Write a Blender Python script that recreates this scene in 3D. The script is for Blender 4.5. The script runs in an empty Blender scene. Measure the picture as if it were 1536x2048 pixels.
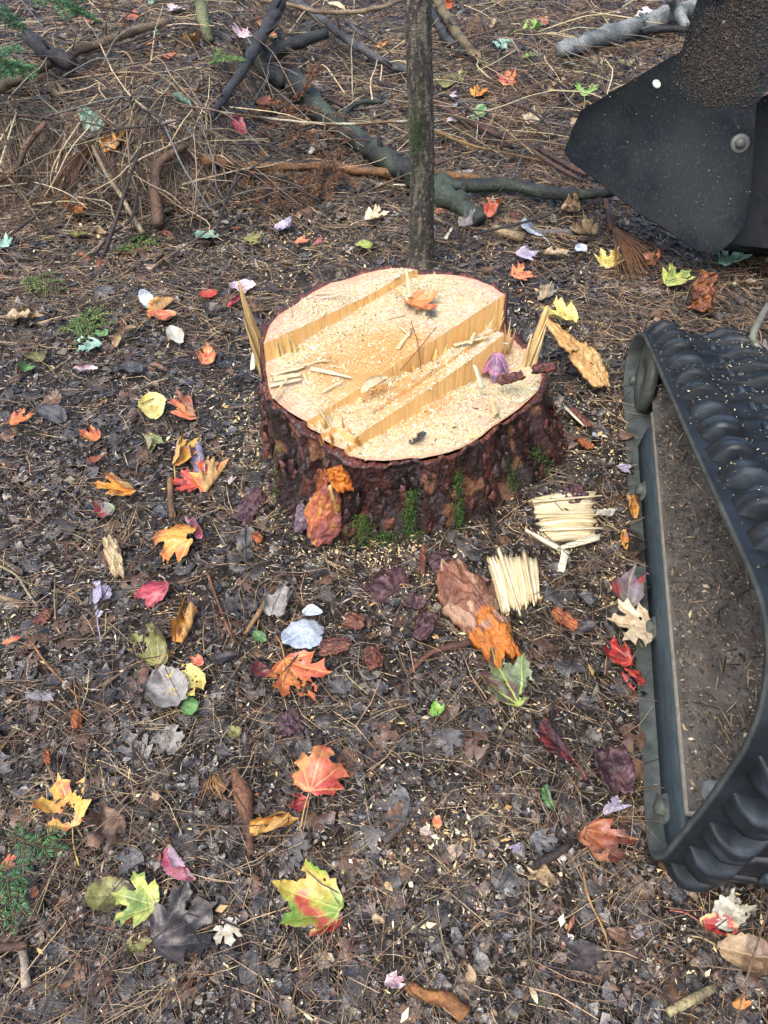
import bpy, bmesh, math, random
import numpy as np
from mathutils import Vector, Matrix, geometry

R = math.radians
scene = bpy.context.scene
COL = scene.collection

# ------------------------------------------------------------------ camera
CAM_H, PITCH, FPX = 1.4, R(48), 1024 / math.tan(R(34))
cd = bpy.data.cameras.new("camera")
cam = bpy.data.objects.new("camera", cd)
COL.objects.link(cam)
cam.location = (0, 0, CAM_H)
cam.rotation_euler = (R(90) - PITCH, 0, 0)
cd.sensor_fit = 'VERTICAL'
cd.sensor_height = 24.0
cd.lens = 12.0 / math.tan(R(34))
cd.clip_start, cd.clip_end = 0.02, 300
scene.camera = cam
scene.render.resolution_x, scene.render.resolution_y = 768, 1024

# ------------------------------------------------------------------ sky, sun, exposure
SUN_EL, SUN_AZ = R(62), R(215)       # azimuth measured clockwise from +Y
w = bpy.data.worlds.new("World")
scene.world = w
w.use_nodes = True
nt = w.node_tree
bg = nt.nodes["Background"]
sky = nt.nodes.new("ShaderNodeTexSky")
sky.sky_type = 'NISHITA'
sky.sun_disc = False
sky.sun_elevation, sky.sun_rotation = SUN_EL, SUN_AZ
sky.air_density, sky.dust_density, sky.ozone_density = 1.0, 4.5, 1.0
nt.links.new(sky.outputs[0], bg.inputs[0])
bg.inputs[1].default_value = 0.15
sd = bpy.data.lights.new("sun", 'SUN')
sd.energy, sd.angle, sd.color = 0.7, R(35), (1.0, 1.0, 1.0)
so = bpy.data.objects.new("sun", sd)
COL.objects.link(so)
sv = Vector((math.sin(SUN_AZ) * math.cos(SUN_EL), math.cos(SUN_AZ) * math.cos(SUN_EL), math.sin(SUN_EL)))
so.rotation_euler = sv.to_track_quat('Z', 'Y').to_euler()
so.location = sv * 8
scene.view_settings.view_transform = 'Standard'
scene.view_settings.look = 'None'
scene.view_settings.gamma = 1
scene.view_settings.exposure = 1.22

rng = np.random.default_rng(7)
random.seed(7)

# ------------------------------------------------------------------ helpers: colour, noise, meshes
def lin(c, k=0.8):
    c = np.asarray(c, float) / 255.0
    return np.where(c <= 0.04045, c / 12.92, ((c + 0.055) / 1.055) ** 2.4) * k

def _hash(ix, iy, seed):
    n = (ix.astype(np.int64) * 374761393 + iy.astype(np.int64) * 668265263 + seed * 974711) & 0x7fffffff
    n = ((n ^ (n >> 13)) * 1274126177) & 0x7fffffff
    return ((n ^ (n >> 16)) & 0xffff) / 65535.0

def vnoise(x, y, seed=0):
    x = np.asarray(x, float); y = np.asarray(y, float)
    ix = np.floor(x); iy = np.floor(y)
    fx = x - ix; fy = y - iy
    fx = fx * fx * (3 - 2 * fx); fy = fy * fy * (3 - 2 * fy)
    a = _hash(ix, iy, seed); b = _hash(ix + 1, iy, seed)
    c = _hash(ix, iy + 1, seed); d = _hash(ix + 1, iy + 1, seed)
    return (a * (1 - fx) + b * fx) * (1 - fy) + (c * (1 - fx) + d * fx) * fy

def fbm(x, y, seed=0, octs=4):
    s = 0; amp = .5; t = 0
    for o in range(octs):
        s = s + amp * vnoise(np.asarray(x) * 2 ** o, np.asarray(y) * 2 ** o, seed + o * 17); t += amp; amp *= .5
    return s / t

def sstep(t):
    t = np.clip(t, 0, 1); return t * t * (3 - 2 * t)

def mk(name, V, F, mat=None, col=None, uv=None, smooth=False):
    """F: one (m,k) array, or a list of such arrays."""
    Fs = [np.asarray(f, np.int32) for f in (F if isinstance(F, list) else [F])]
    me = bpy.data.meshes.new(name)
    V = np.asarray(V, np.float32)
    me.vertices.add(len(V)); me.vertices.foreach_set("co", V.ravel())
    loops = np.concatenate([f.ravel() for f in Fs])
    starts, s = [], 0
    for f in Fs:
        starts.append(s + np.arange(len(f)) * f.shape[1]); s += f.size
    starts = np.concatenate(starts)
    me.loops.add(len(loops)); me.loops.foreach_set("vertex_index", loops.astype(np.int32))
    me.polygons.add(len(starts)); me.polygons.foreach_set("loop_start", starts.astype(np.int32))
    if smooth: me.polygons.foreach_set("use_smooth", np.ones(len(starts), bool))
    me.update(calc_edges=True)
    if col is not None:
        c = np.ones((len(V), 4), np.float32); c[:, :3] = np.asarray(col)
        a = me.color_attributes.new("Col", 'FLOAT_COLOR', 'POINT'); a.data.foreach_set("color", c.ravel())
    if uv is not None:
        l = me.uv_layers.new(name="UVMap")
        l.data.foreach_set("uv", np.asarray(uv, np.float32)[loops].ravel())
    if mat: me.materials.append(mat)
    return me

def link(name, me, parent=None, loc=None, rot=None, kind=None):
    o = bpy.data.objects.new(name, me); COL.objects.link(o)
    if parent: o.parent = parent
    if loc is not None: o.location = loc
    if rot is not None: o.rotation_euler = rot
    if kind: o["kind"] = kind
    return o

def tag(o, label, cat, group=None):
    o["label"] = label; o["category"] = cat
    if group: o["group"] = group
    return o

def thing(name, label, cat, loc=(0, 0, 0), rotz=0, group=None):
    o = bpy.data.objects.new(name, None); COL.objects.link(o)
    o.location = loc; o.rotation_euler = (0, 0, rotz); o.empty_display_size = .05
    return tag(o, label, cat, group)

def grid_faces(nu, nv, closed_u=False, off=0):
    """vertex index = v*nu + u"""
    u = np.arange(nu if closed_u else nu - 1); v = np.arange(nv - 1)
    U, Vv = np.meshgrid(u, v); U = U.ravel(); Vv = Vv.ravel(); U2 = (U + 1) % nu
    return np.stack([Vv * nu + U, Vv * nu + U2, (Vv + 1) * nu + U2, (Vv + 1) * nu + U], 1) + off

class Shape:
    """collects quads/tris, then becomes ONE mesh"""
    def __init__(s): s.V = []; s.F = {3: [], 4: []}; s.n = 0; s.C = []
    def add(s, V, F, c=None):
        V = np.asarray(V, float)
        for f in (F if isinstance(F, list) else [F]):
            f = np.asarray(f)
            s.F[f.shape[1]].append(f + s.n)
        s.V.append(V); s.C.append(np.tile(np.asarray(c if c is not None else (1, 1, 1), float), (len(V), 1)) if np.ndim(c) < 2 else c); s.n += len(V)
    def box(s, lo, hi, f=None, ch=0.0, c=None):
        """box with chamfered upright edges when ch>0; f maps local points to world"""
        (x0, y0, z0), (x1, y1, z1) = lo, hi
        if ch > 0:
            ring = [(x0 + ch, y0), (x1 - ch, y0), (x1, y0 + ch), (x1, y1 - ch), (x1 - ch, y1), (x0 + ch, y1), (x0, y1 - ch), (x0, y0 + ch)]
            cx, cy = (x0 + x1) / 2, (y0 + y1) / 2
            def inset(r):
                return [(cx + (x - cx) * (1 - ch / max(1e-6, abs(x1 - x0) / 2)), cy + (y - cy) * (1 - ch / max(1e-6, abs(y1 - y0) / 2))) for x, y in r]
            rings = [(inset(ring), z0), (ring, z0 + ch), (ring, z1 - ch), (inset(ring), z1)]
            V = [(x, y, z) for r, z in rings for x, y in r]
            F4 = grid_faces(8, 4, True)
            V += [(cx, cy, z0), (cx, cy, z1)]
            F3 = [(32, (i + 1) % 8, i) for i in range(8)] + [(33, 24 + i, 24 + (i + 1) % 8) for i in range(8)]
            V = np.array(V, float); V = f(V) if f else V
            s.add(V, [F4, np.array(F3)], c)
        else:
            V = np.array([(x, y, z) for z in (z0, z1) for y in (y0, y1) for x in (x0, x1)], float)
            F = [(0, 2, 3, 1), (4, 5, 7, 6), (0, 1, 5, 4), (2, 6, 7, 3), (0, 4, 6, 2), (1, 3, 7, 5)]
            s.add(f(V) if f else V, np.array(F), c)
    def mesh(s, name, mat, smooth=False):
        fs = [np.concatenate(s.F[k]) for k in (3, 4) if s.F[k]]
        return mk(name, np.concatenate(s.V), fs, mat, np.concatenate(s.C), smooth=smooth)

def tube(path, rad, sides=8, rough=0.0, seed=0, caps=True):
    """returns V,F lists of a tube along path (n,3) with radii (n,)"""
    P = np.asarray(path, float); n = len(P); rad = np.broadcast_to(np.asarray(rad, float), (n,))
    T = np.gradient(P, axis=0); T /= np.linalg.norm(T, axis=1)[:, None] + 1e-12
    ref = np.array([0, 0, 1.0]) if abs(T[n // 2, 2]) < .9 else np.array([1.0, 0, 0])
    A = np.cross(T, ref); A /= np.linalg.norm(A, axis=1)[:, None] + 1e-12
    B = np.cross(T, A)
    th = np.arange(sides) * 2 * math.pi / sides
    rr = rad[:, None] * (1 + rough * (vnoise(np.arange(n)[:, None] * .9 + seed * 3.1, np.arange(sides)[None, :] * 1.3 + seed, seed) - .5) * 2)
    V = P[:, None, :] + rr[:, :, None] * (np.cos(th)[None, :, None] * A[:, None, :] + np.sin(th)[None, :, None] * B[:, None, :])
    V = V.reshape(-1, 3); F4 = grid_faces(sides, n, True)
    if not caps: return V, [F4]
    V = np.vstack([V, P[0], P[-1]]); k = n * sides
    F3 = [(k, (i + 1) % sides, i) for i in range(sides)] + [(k + 1, k - sides + i, k - sides + (i + 1) % sides) for i in range(sides)]
    return V, [F4, np.array(F3)]

def spline(pts, n):
    P = np.asarray(pts, float)
    if len(P) == 2: return P[0] + np.linspace(0, 1, n)[:, None] * (P[1] - P[0])
    Q = np.vstack([2 * P[0] - P[1], P, 2 * P[-1] - P[-2]])
    out = []
    for t in np.linspace(0, len(P) - 1 - 1e-9, n):
        i = int(t); f = t - i; a, b, c, d = Q[i], Q[i + 1], Q[i + 2], Q[i + 3]
        out.append(.5 * (2 * b + (c - a) * f + (2 * a - 5 * b + 4 * c - d) * f * f + (3 * b - a - 3 * c + d) * f ** 3))
    return np.array(out)

# ------------------------------------------------------------------ ground height and where a line of sight meets it
SC = np.array([.055, 1.507])            # stump centre
def g(x, y):
    x = np.asarray(x, float); y = np.asarray(y, float)
    e = (vnoise(x * 2.3 + 9, y * 1.1, 3) - .5) * .22
    m = .235 * sstep((y - 2.86 - e) / .2) * sstep((-.42 - x + e) / .4)
    m = m + .06 * sstep((y - 3.2) / 1.6) * (1 - sstep((-.42 - x) / .4))
    far = .05 * np.clip(y - 5, 0, 60)
    n = (fbm(x * 1.3, y * 1.3, 5, 3) - .5) * .05 + (fbm(x * 7, y * 7, 11, 3) - .5) * .022
    r = np.hypot(x - SC[0], y - SC[1])
    root = .004 * np.exp(-((r - .36) / .09) ** 2) * (r > .2)
    return m + far + n + root

def gfine(x, y):
    return g(x, y) + (fbm(x * 22, y * 22, 23, 3) - .5) * .016

FW = np.array([0, math.cos(PITCH), -math.sin(PITCH)]); UPV = np.array([0, math.sin(PITCH), math.cos(PITCH)])
def ray(px, py):
    px = np.asarray(px, float); py = np.asarray(py, float)
    return FW + ((px - 768) / FPX)[..., None] * np.array([1., 0, 0]) + ((1024 - py) / FPX)[..., None] * UPV
def atz(px, py, z):
    d = ray(px, py); t = (z - CAM_H) / d[..., 2]
    return np.array([0, 0, CAM_H]) + t[..., None] * d
def at(px, py, h=0.0):
    """point h above the ground seen at photograph pixel (px,py)"""
    z = np.zeros(np.shape(px))
    for _ in range(14):
        p = atz(px, py, z); z = .5 * z + .5 * (g(p[..., 0], p[..., 1]) + h)
    p = atz(px, py, z); p[..., 2] = g(p[..., 0], p[..., 1]) + h
    return p

# ------------------------------------------------------------------ materials
def new_mat(name, rough=.5, spec=.5):
    m = bpy.data.materials.new(name); m.use_nodes = True
    b = m.node_tree.nodes["Principled BSDF"]
    b.inputs["Roughness"].default_value = rough
    b.inputs["Specular IOR Level"].default_value = spec
    return m, m.node_tree, b
def N(t, typ, **kw):
    n = t.nodes.new(typ)
    for k, v in kw.items(): setattr(n, k, v)
    return n
def L(t, a, b): t.links.new(a, b)
def mth(t, op, a, b=None, c=None):
    n = N(t, "ShaderNodeMath", operation=op)
    for i, v in enumerate((a, b, c)):
        if v is None: continue
        if hasattr(v, "links"): L(t, v, n.inputs[i])
        else: n.inputs[i].default_value = v
    return n.outputs[0]
def mixc(t, fac, a, b, mode='MIX'):
    n = N(t, "ShaderNodeMix", data_type='RGBA', blend_type=mode)
    for i, v in ((0, fac), (6, a), (7, b)):
        if hasattr(v, "links"): L(t, v, n.inputs[i])
        elif i == 0: n.inputs[0].default_value = v
        else: n.inputs[i].default_value = (*v, 1)
    return n.outputs[2]
def noise(t, vec, scale, detail=4, rough=.6):
    n = N(t, "ShaderNodeTexNoise"); n.inputs["Scale"].default_value = scale
    n.inputs["Detail"].default_value = detail; n.inputs["Roughness"].default_value = rough
    if vec is not None: L(t, vec, n.inputs["Vector"])
    return n.outputs["Fac"]
def mapr(t, v, a, b, c, d):
    n = N(t, "ShaderNodeMapRange"); L(t, v, n.inputs[0])
    for i, q in enumerate((a, b, c, d)): n.inputs[i + 1].default_value = q
    return n.outputs[0]
def bump(t, b, h, strength, dist=.01):
    n = N(t, "ShaderNodeBump"); n.inputs["Strength"].default_value = strength; n.inputs["Distance"].default_value = dist
    L(t, h, n.inputs["Height"]); L(t, n.outputs[0], b.inputs["Normal"])
def coords(t, scale=(1, 1, 1), kind="Object"):
    tc = N(t, "ShaderNodeTexCoord"); mp = N(t, "ShaderNodeMapping"); mp.inputs["Scale"].default_value = scale
    L(t, tc.outputs[kind], mp.inputs["Vector"]); return mp.outputs[0]
def attr(t, name="Col", typ='GEOMETRY'):
    n = N(t, "ShaderNodeAttribute", attribute_name=name, attribute_type=typ); return n.outputs["Color"]

def col_mat(name, rough=(.3, .6), nscale=60, lo=.65, hi=1.3, bstr=.4, bdist=.004, spec=.5, stretch=(1, 1, 1), coat=0):
    """colour from the mesh's own Col, varied by noise; wet or dry gloss"""
    m, t, b = new_mat(name, spec=spec)
    v = coords(t, stretch)
    n1 = noise(t, v, nscale, 5, .65)
    n2 = noise(t, v, nscale * .31, 3)
    k = mapr(t, n1, .3, .7, lo, hi)
    cmb = N(t, "ShaderNodeCombineColor"); [L(t, k, cmb.inputs[i]) for i in range(3)]
    L(t, mixc(t, 1.0, attr(t), cmb.outputs[0], 'MULTIPLY'), b.inputs["Base Color"])
    L(t, mapr(t, n2, .35, .65, *rough), b.inputs["Roughness"])
    if coat: b.inputs["Coat Weight"].default_value = coat; b.inputs["Coat Roughness"].default_value = .12
    if bstr: bump(t, b, n1, bstr, bdist)
    return m

M_LITTER = col_mat("wet_litter", (.12, .4), 90, .38, 1.45, .8, .006, spec=.8, coat=.6)
M_NEEDLE = col_mat("dead_needle", (.35, .6), 120, .7, 1.25, 0)
M_CHIP = col_mat("wood_chip", (.55, .8), 200, .8, 1.15, .3, .002, spec=.3)
M_CRUMB = col_mat("soil_crumb", (.5, .9), 200, .7, 1.3, 0, spec=.3)
M_TWIG = col_mat("twig_bark", (.4, .8), 110, .45, 1.55, 1.0, .006, stretch=(1, 1, 1))
M_BARKP = col_mat("loose_bark", (.25, .55), 80, .55, 1.4, .9, .005)
M_SPLIT = col_mat("split_wood", (.45, .7), 90, .6, 1.18, .8, .004, spec=.3, stretch=(2.6, .16, 2.6))
M_GREEN = col_mat("green_needle", (.3, .5), 60, .75, 1.25, 0)
M_RUBBER = col_mat("black_rubber", (.38, .7), 25, .55, 1.5, .5, .003, spec=.3)
M_STEEL = col_mat("worn_painted_steel", (.4, .65), 30, .7, 1.4, .2, .002, spec=.35, stretch=(4, .6, 4))
M_METAL = col_mat("dusty_metal", (.4, .7), 60, .7, 1.3, .2, .002)

def mat_ground():
    m, t, b = new_mat("forest_soil", .6)
    v = coords(t)
    n1 = noise(t, v, 3, 6); n2 = noise(t, v, 40, 6, .7); n3 = noise(t, v, 170, 4, .7)
    c = mixc(t, mapr(t, n1, .35, .65, 0, 1), lin((36, 32, 28)), lin((60, 53, 46)))
    c = mixc(t, mapr(t, n2, .45, .7, 0, .8), c, lin((112, 96, 74)))
    c = mixc(t, mapr(t, n3, .4, .62, 0, .8), c, lin((40, 33, 27)))
    L(t, c, b.inputs["Base Color"]); L(t, mapr(t, n2, .35, .65, .2, .6), b.inputs["Roughness"])
    bump(t, b, mth(t, 'ADD', n2, n3), .9, .012)
    return m
M_GROUND = mat_ground()

# ------------------------------------------------------------------ ground sheet
def axis(a, b, step, lo, hi):
    mid = np.arange(a, b + 1e-6, step)
    l = []; s = step; x = a
    while x > lo: s *= 1.35; x -= s; l.append(x)
    h = []; s = step; x = b
    while x < hi: s *= 1.35; x += s; h.append(x)
    return np.concatenate([l[::-1], mid, h])
gx = axis(-2.9, 2.9, .02, -60, 60); gy = axis(-.1, 6.2, .02, -12, 90)
GX, GY = np.meshgrid(gx, gy)
GZ = gfine(GX, GY)
link("ground", mk("ground", np.stack([GX, GY, GZ], -1).reshape(-1, 3), grid_faces(len(gx), len(gy)), M_GROUND, smooth=True), kind="structure")

# ------------------------------------------------------------------ litter (things nobody could count)
TA = np.array([0.683, 1.692, 0.]); TB = np.array([0.462, 0.455, 0.])      # left edge of the rubber track on the ground
TD = (TA - TB) / np.linalg.norm(TA - TB); TN = np.array([TD[1], -TD[0], 0.])
def keep_clear(p, rad=.345):
    r = np.hypot(p[:, 0] - SC[0], p[:, 1] - SC[1])
    rel = p - TB; t = rel @ TD; ww = rel @ TN
    return (r > rad) & ~((ww > .0) & (ww < .36) & (t > -.03) & (t < 1.36))
def scatter(n, power=1.5, dens=None, m=250):
    """points over the ground in view and a margin round it"""
    out = []
    while sum(map(len, out)) < n:
        k = n * 4
        p = at(rng.uniform(-m, 1536 + m, k), rng.uniform(-70, 2048 + m * .6, k))
        d = np.linalg.norm(p - np.array([0, 0, CAM_H]), axis=1)
        a = (d / 6.5) ** power
        if dens is not None: a = a * dens(p)
        p = p[(rng.random(k) < a) & keep_clear(p)]
        out.append(p)
    return np.concatenate(out)[:n]
def pick(n, table):
    cs = np.array([lin(c) for c, _ in table]); wt = np.array([q for _, q in table], float)
    c = cs[rng.choice(len(cs), n, p=wt / wt.sum())]
    return c * rng.uniform(.7, 1.3, (n, 1)) * rng.uniform(.93, 1.07, (n, 3))
LITTER = [((42, 37, 34), 18), ((58, 50, 44), 24), ((86, 75, 64), 19), ((80, 79, 80), 11), ((108, 74, 52), 6),
          ((124, 106, 86), 11), ((160, 138, 108), 5.5), ((206, 194, 168), 1.8), ((100, 84, 72), 5), ((100, 98, 66), 1.5), ((128, 120, 114), 4)]
def scraps(p, size, col, tilt=.13, lift=.010, rim=7):
    n = len(p)
    th = (np.arange(rim) * 2 * math.pi / rim)[None] + rng.uniform(-.25, .25, (n, rim))
    rr = rng.uniform(.55, 1.25, (n, rim)) * size[:, None]
    asp = rng.uniform(.45, 1, (n, 1))
    x = np.concatenate([np.zeros((n, 1)), np.cos(th) * rr], 1); y = np.concatenate([np.zeros((n, 1)), np.sin(th) * rr * asp], 1)
    s = size[:, None]
    z = (rng.normal(0, .35, (n, 1)) * x * x + rng.normal(0, .35, (n, 1)) * y * y + rng.normal(0, .4, (n, 1)) * x * y) / s
    z += rng.normal(0, .09, (n, rim + 1)) * s + x * rng.normal(0, tilt, (n, 1)) + y * rng.normal(0, tilt, (n, 1))
    a = rng.uniform(0, 2 * math.pi, (n, 1)); ca, sa = np.cos(a), np.sin(a)
    X = x * ca - y * sa; Y = x * sa + y * ca
    V = np.stack([X + p[:, :1], Y + p[:, 1:2], z], -1)
    V[..., 2] += g(p[:, 0], p[:, 1])[:, None] + rng.uniform(-.004, lift, (n, 1))
    V[..., 2] += (g(V[..., 0], V[..., 1]) - g(p[:, 0], p[:, 1])[:, None]) * .8
    i = np.arange(rim)
    f = np.stack([np.zeros(rim, int), 1 + i, 1 + (i + 1) % rim], 1)
    F = (f[None] + (np.arange(n) * (rim + 1))[:, None, None]).reshape(-1, 3)
    C = np.repeat(col, rim + 1, 0) * rng.uniform(.8, 1.2, (n * (rim + 1), 1))
    return V.reshape(-1, 3), F, C
def dist(p): return np.linalg.norm(p - np.array([0, 0, CAM_H]), axis=1)

p = scatter(92000, 1.6); n = len(p); d = dist(p)
size = np.exp(rng.normal(math.log(.0043), .5, n)) * (d / 1.6) ** .6
size[::6] *= 2.6
size = np.minimum(size, .02)
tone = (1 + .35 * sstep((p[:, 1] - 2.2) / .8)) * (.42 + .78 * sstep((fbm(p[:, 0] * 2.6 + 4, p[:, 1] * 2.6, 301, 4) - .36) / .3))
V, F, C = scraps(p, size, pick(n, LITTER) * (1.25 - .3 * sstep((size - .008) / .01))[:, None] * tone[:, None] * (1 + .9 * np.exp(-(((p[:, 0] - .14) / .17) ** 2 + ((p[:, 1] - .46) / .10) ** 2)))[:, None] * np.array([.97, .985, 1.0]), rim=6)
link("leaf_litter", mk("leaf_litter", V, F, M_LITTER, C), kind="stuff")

def needles(p, length, rad, col, az=None, lift=(.003, .022), droop=0.0, slope=.12):
    """thin bent three-sided needles lying over the litter"""
    n = len(p)
    a = rng.uniform(0, 2 * math.pi, n) if az is None else az
    dx, dy = np.cos(a), np.sin(a)
    bend = rng.normal(0, .09, n) * length
    z0 = rng.uniform(lift[0], lift[1], n)
    cs = []
    for s, b in ((-.5, 0), (0, 1), (.5, 0)):
        x = p[:, 0] + dx * length * s - dy * bend * b; y = p[:, 1] + dy * length * s + dx * bend * b
        z = g(x, y) + z0 + rng.normal(0, slope, n) * length * .3 + (b - .5) * .12 * rng.uniform(-.2, 1, n) * length * .3 - droop * length * s
        cs.append(np.stack([x, y, z], -1))
    P = np.stack(cs, 1)                                    # n,3,3
    side = np.stack([-dy, dx, np.zeros(n)], -1)[:, None]; up = np.array([0, 0, 1.])[None, None]
    taper = np.array([.8, 1, .35])[None, :, None]; r = rad[:, None, None] * taper
    ring = np.stack([P + side * r, P + up * r * 1.2, P - side * r], 2)     # n,3,3,3
    V = ring.reshape(-1, 3)
    f = grid_faces(3, 3)          # the underside rests on the litter
    F = (f[None] + (np.arange(n) * 9)[:, None, None]).reshape(-1, 4)
    C = np.repeat(col, 9, 0)
    return V, F, C
NEEDLE = [((116, 95, 72), 26), ((152, 126, 94), 24), ((80, 68, 58), 26), ((194, 168, 126), 16), ((56, 50, 46), 14), ((126, 84, 60), 5)]
p = scatter(46000, 1.7, lambda p: np.where(p[:, 1] < 1.9, .42, 1.0) * (.45 + .9 * sstep((fbm(p[:, 0] * 2.2, p[:, 1] * 2.2, 88, 3) - .35) / .3))); n = len(p)
a = rng.uniform(0, 2 * math.pi, n)
# every second needle is the twin of the one before it
p[1::2] = p[0::2][:len(p[1::2])] + rng.normal(0, .002, (len(p[1::2]), 3)); a[1::2] = a[0::2][:len(a[1::2])] + rng.normal(0, .1, len(a[1::2]))
d = dist(p)
V, F, C = needles(p, rng.uniform(.035, .13, n), rng.uniform(.0004, .00075, n) * (d / 1.5) ** .5, pick(n, NEEDLE), a)
link("pine_needles", mk("pine_needles", V, F, M_NEEDLE, C), kind="stuff")

# needles hanging over the edge of the bank
k = 2600
px = rng.uniform(-60, 450, k); py = rng.uniform(285, 430, k); p = at(px, py)
V, F, C = needles(p, rng.uniform(.05, .14, k), rng.uniform(.0006, .0010, k), pick(k, NEEDLE + [((60, 50, 44), 60), ((110, 100, 90), 20)]), rng.normal(-math.pi / 2, 1.0, k), (.0, .045), 0.25, .45)
link("needle_thatch", mk("needle_thatch", V, F, M_NEEDLE, C), kind="stuff")

# shredded fibre: the finest of the litter
def fibres(p, length, rad, col, lift=.014):
    n = len(p); a = rng.uniform(0, 2 * math.pi, n); d = np.stack([np.cos(a), np.sin(a), rng.normal(0, .22, n)], 1) * length[:, None] * .5
    s_ = np.stack([-np.sin(a), np.cos(a), np.zeros(n)], 1) * rad[:, None]; c = p.copy(); c[:, 2] = g(p[:, 0], p[:, 1]) + rng.uniform(.001, lift, n)
    c2 = c + s_ * rng.normal(0, 3, (n, 1))
    V = np.stack([c - d, c2 + s_, c2 - s_ + np.array([0, 0, 1.]) * rad[:, None] * 1.2, c + d], 1)
    f = np.array([(0, 2, 1), (3, 1, 2)])
    return V.reshape(-1, 3), (f[None] + (np.arange(n) * 4)[:, None, None]).reshape(-1, 3), np.repeat(col, 4, 0)
p = scatter(120000, 1.5); n = len(p); d = dist(p)
V, F, C = fibres(p, np.exp(rng.normal(math.log(.016), .5, n)) * (d / 1.6) ** .3, rng.uniform(.0005, .0013, n) * (d / 1.6) ** .5, pick(n, [((40, 36, 34), 32), ((68, 58, 50), 26), ((106, 90, 72), 17), ((154, 132, 104), 11), ((200, 182, 148), 6), ((120, 70, 48), 5), ((84, 84, 88), 8)]))
link("shredded_fibre", mk("shredded_fibre", V, F, M_LITTER, C), kind="stuff")

# tangle of thin twigs behind the stump
def brush(n, x0, x1, y0, y1):
    px = rng.uniform(x0, x1, n); py = y0 + (y1 - y0) * rng.random(n); p = at(px, py); S_V, S_F, S_C = [], [], []; off = 0
    cols = pick(n, [((100, 80, 64), 5), ((144, 124, 98), 5), ((66, 59, 55), 5), ((206, 188, 150), 5), ((116, 114, 108), 3)])
    for i in range(n):
        a = rng.uniform(0, math.pi * 2); ln = rng.uniform(.12, .5); dv = np.array([math.cos(a), math.sin(a), 0.]); e = p[i] + dv * ln
        z0, z1 = rng.uniform(.01, .06), rng.uniform(.01, .16); e[2] = g(e[0], e[1]) + z1; s0 = p[i] + np.array([0, 0, z0]); m = (s0 + e) / 2 + np.array([rng.normal(0, .02), rng.normal(0, .02), rng.uniform(0, .03)])
        m2 = m * .5 + e * .5 + rng.normal(0, .009, 3); m[2] = max(m[2], g(m[0], m[1]) + .005); m2[2] = max(m2[2], g(m2[0], m2[1]) + .005)
        r = rng.uniform(.0018, .0046); V, F = tube(spline([s0, m, m2, e], 8), np.linspace(r, r * .4, 8), 4, caps=False)
        S_V.append(V); S_F.append(F[0] + off); off += len(V); S_C.append(np.repeat(cols[i:i + 1], len(V), 0))
    return np.concatenate(S_V), np.concatenate(S_F), np.concatenate(S_C)
parts_ = [brush(480, -60, 830, -40, 330), brush(210, 870, 1250, -40, 330), brush(120, -60, 470, 290, 450)]
off = np.cumsum([0] + [len(q[0]) for q in parts_])
link("twig_tangle", mk("twig_tangle", np.concatenate([q[0] for q in parts_]), np.concatenate([q[1] + o_ for q, o_ in zip(parts_, off)]), M_TWIG, np.concatenate([q[2] for q in parts_])), kind="stuff")

# broken twigs
p = scatter(2600, 2.0); n = len(p); d = dist(p)
V, F, C = needles(p, rng.uniform(.05, .22, n), rng.uniform(.0009, .0022, n) * (d / 2) ** .4, pick(n, [((52, 42, 36), 40), ((84, 64, 50), 25), ((110, 92, 72), 12), ((40, 38, 38), 20)]), None, (.006, .03), 0, .25)
link("broken_twigs", mk("broken_twigs", V, F, M_TWIG, C), kind="stuff")

def grains(p, size, col, flat=.5, lift=.01, base=None, long=2.2):
    """small angular bits: four-sided, stretched"""
    n = len(p); O = np.array([[1, 0, -.3], [0, 1, -.3], [-1, 0, -.3], [0, -1, -.3], [0, 0, 1.]])
    sc = np.stack([size * rng.uniform(.8, long, n), size * rng.uniform(.5, 1, n), size * flat * rng.uniform(.5, 1, n)], -1)
    V = O[None] * sc[:, None] * rng.uniform(.6, 1.2, (n, 5, 1))
    a = rng.uniform(0, 2 * math.pi, n); t = rng.normal(0, .4, n)
    z = V[..., 2] + V[..., 0] * t[:, None]
    X = V[..., 0] * np.cos(a)[:, None] - V[..., 1] * np.sin(a)[:, None]; Y = V[..., 0] * np.sin(a)[:, None] + V[..., 1] * np.cos(a)[:, None]
    V = np.stack([X, Y, z], -1) + p[:, None]
    V[..., 2] += rng.uniform(0, lift, (n, 1)) if lift else 0
    f = np.array([(0, 1, 4), (1, 2, 4), (2, 3, 4), (3, 0, 4)])
    F = (f[None] + (np.arange(n) * 5)[:, None, None]).reshape(-1, 3)
    return V.reshape(-1, 3), F, np.repeat(col, 5, 0)
p = scatter(18000, .9); n = len(p); p[:, 2] = g(p[:, 0], p[:, 1])
V, F, C = grains(p, np.exp(rng.normal(math.log(.0022), .5, n)), pick(n, [((40, 32, 26), 40), ((70, 58, 46), 25), ((110, 92, 70), 14), ((140, 90, 62), 6), ((26, 22, 20), 20)]), .7, .02)
link("soil_crumbs", mk("soil_crumbs", V, F, M_CRUMB, C), kind="stuff")

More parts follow.
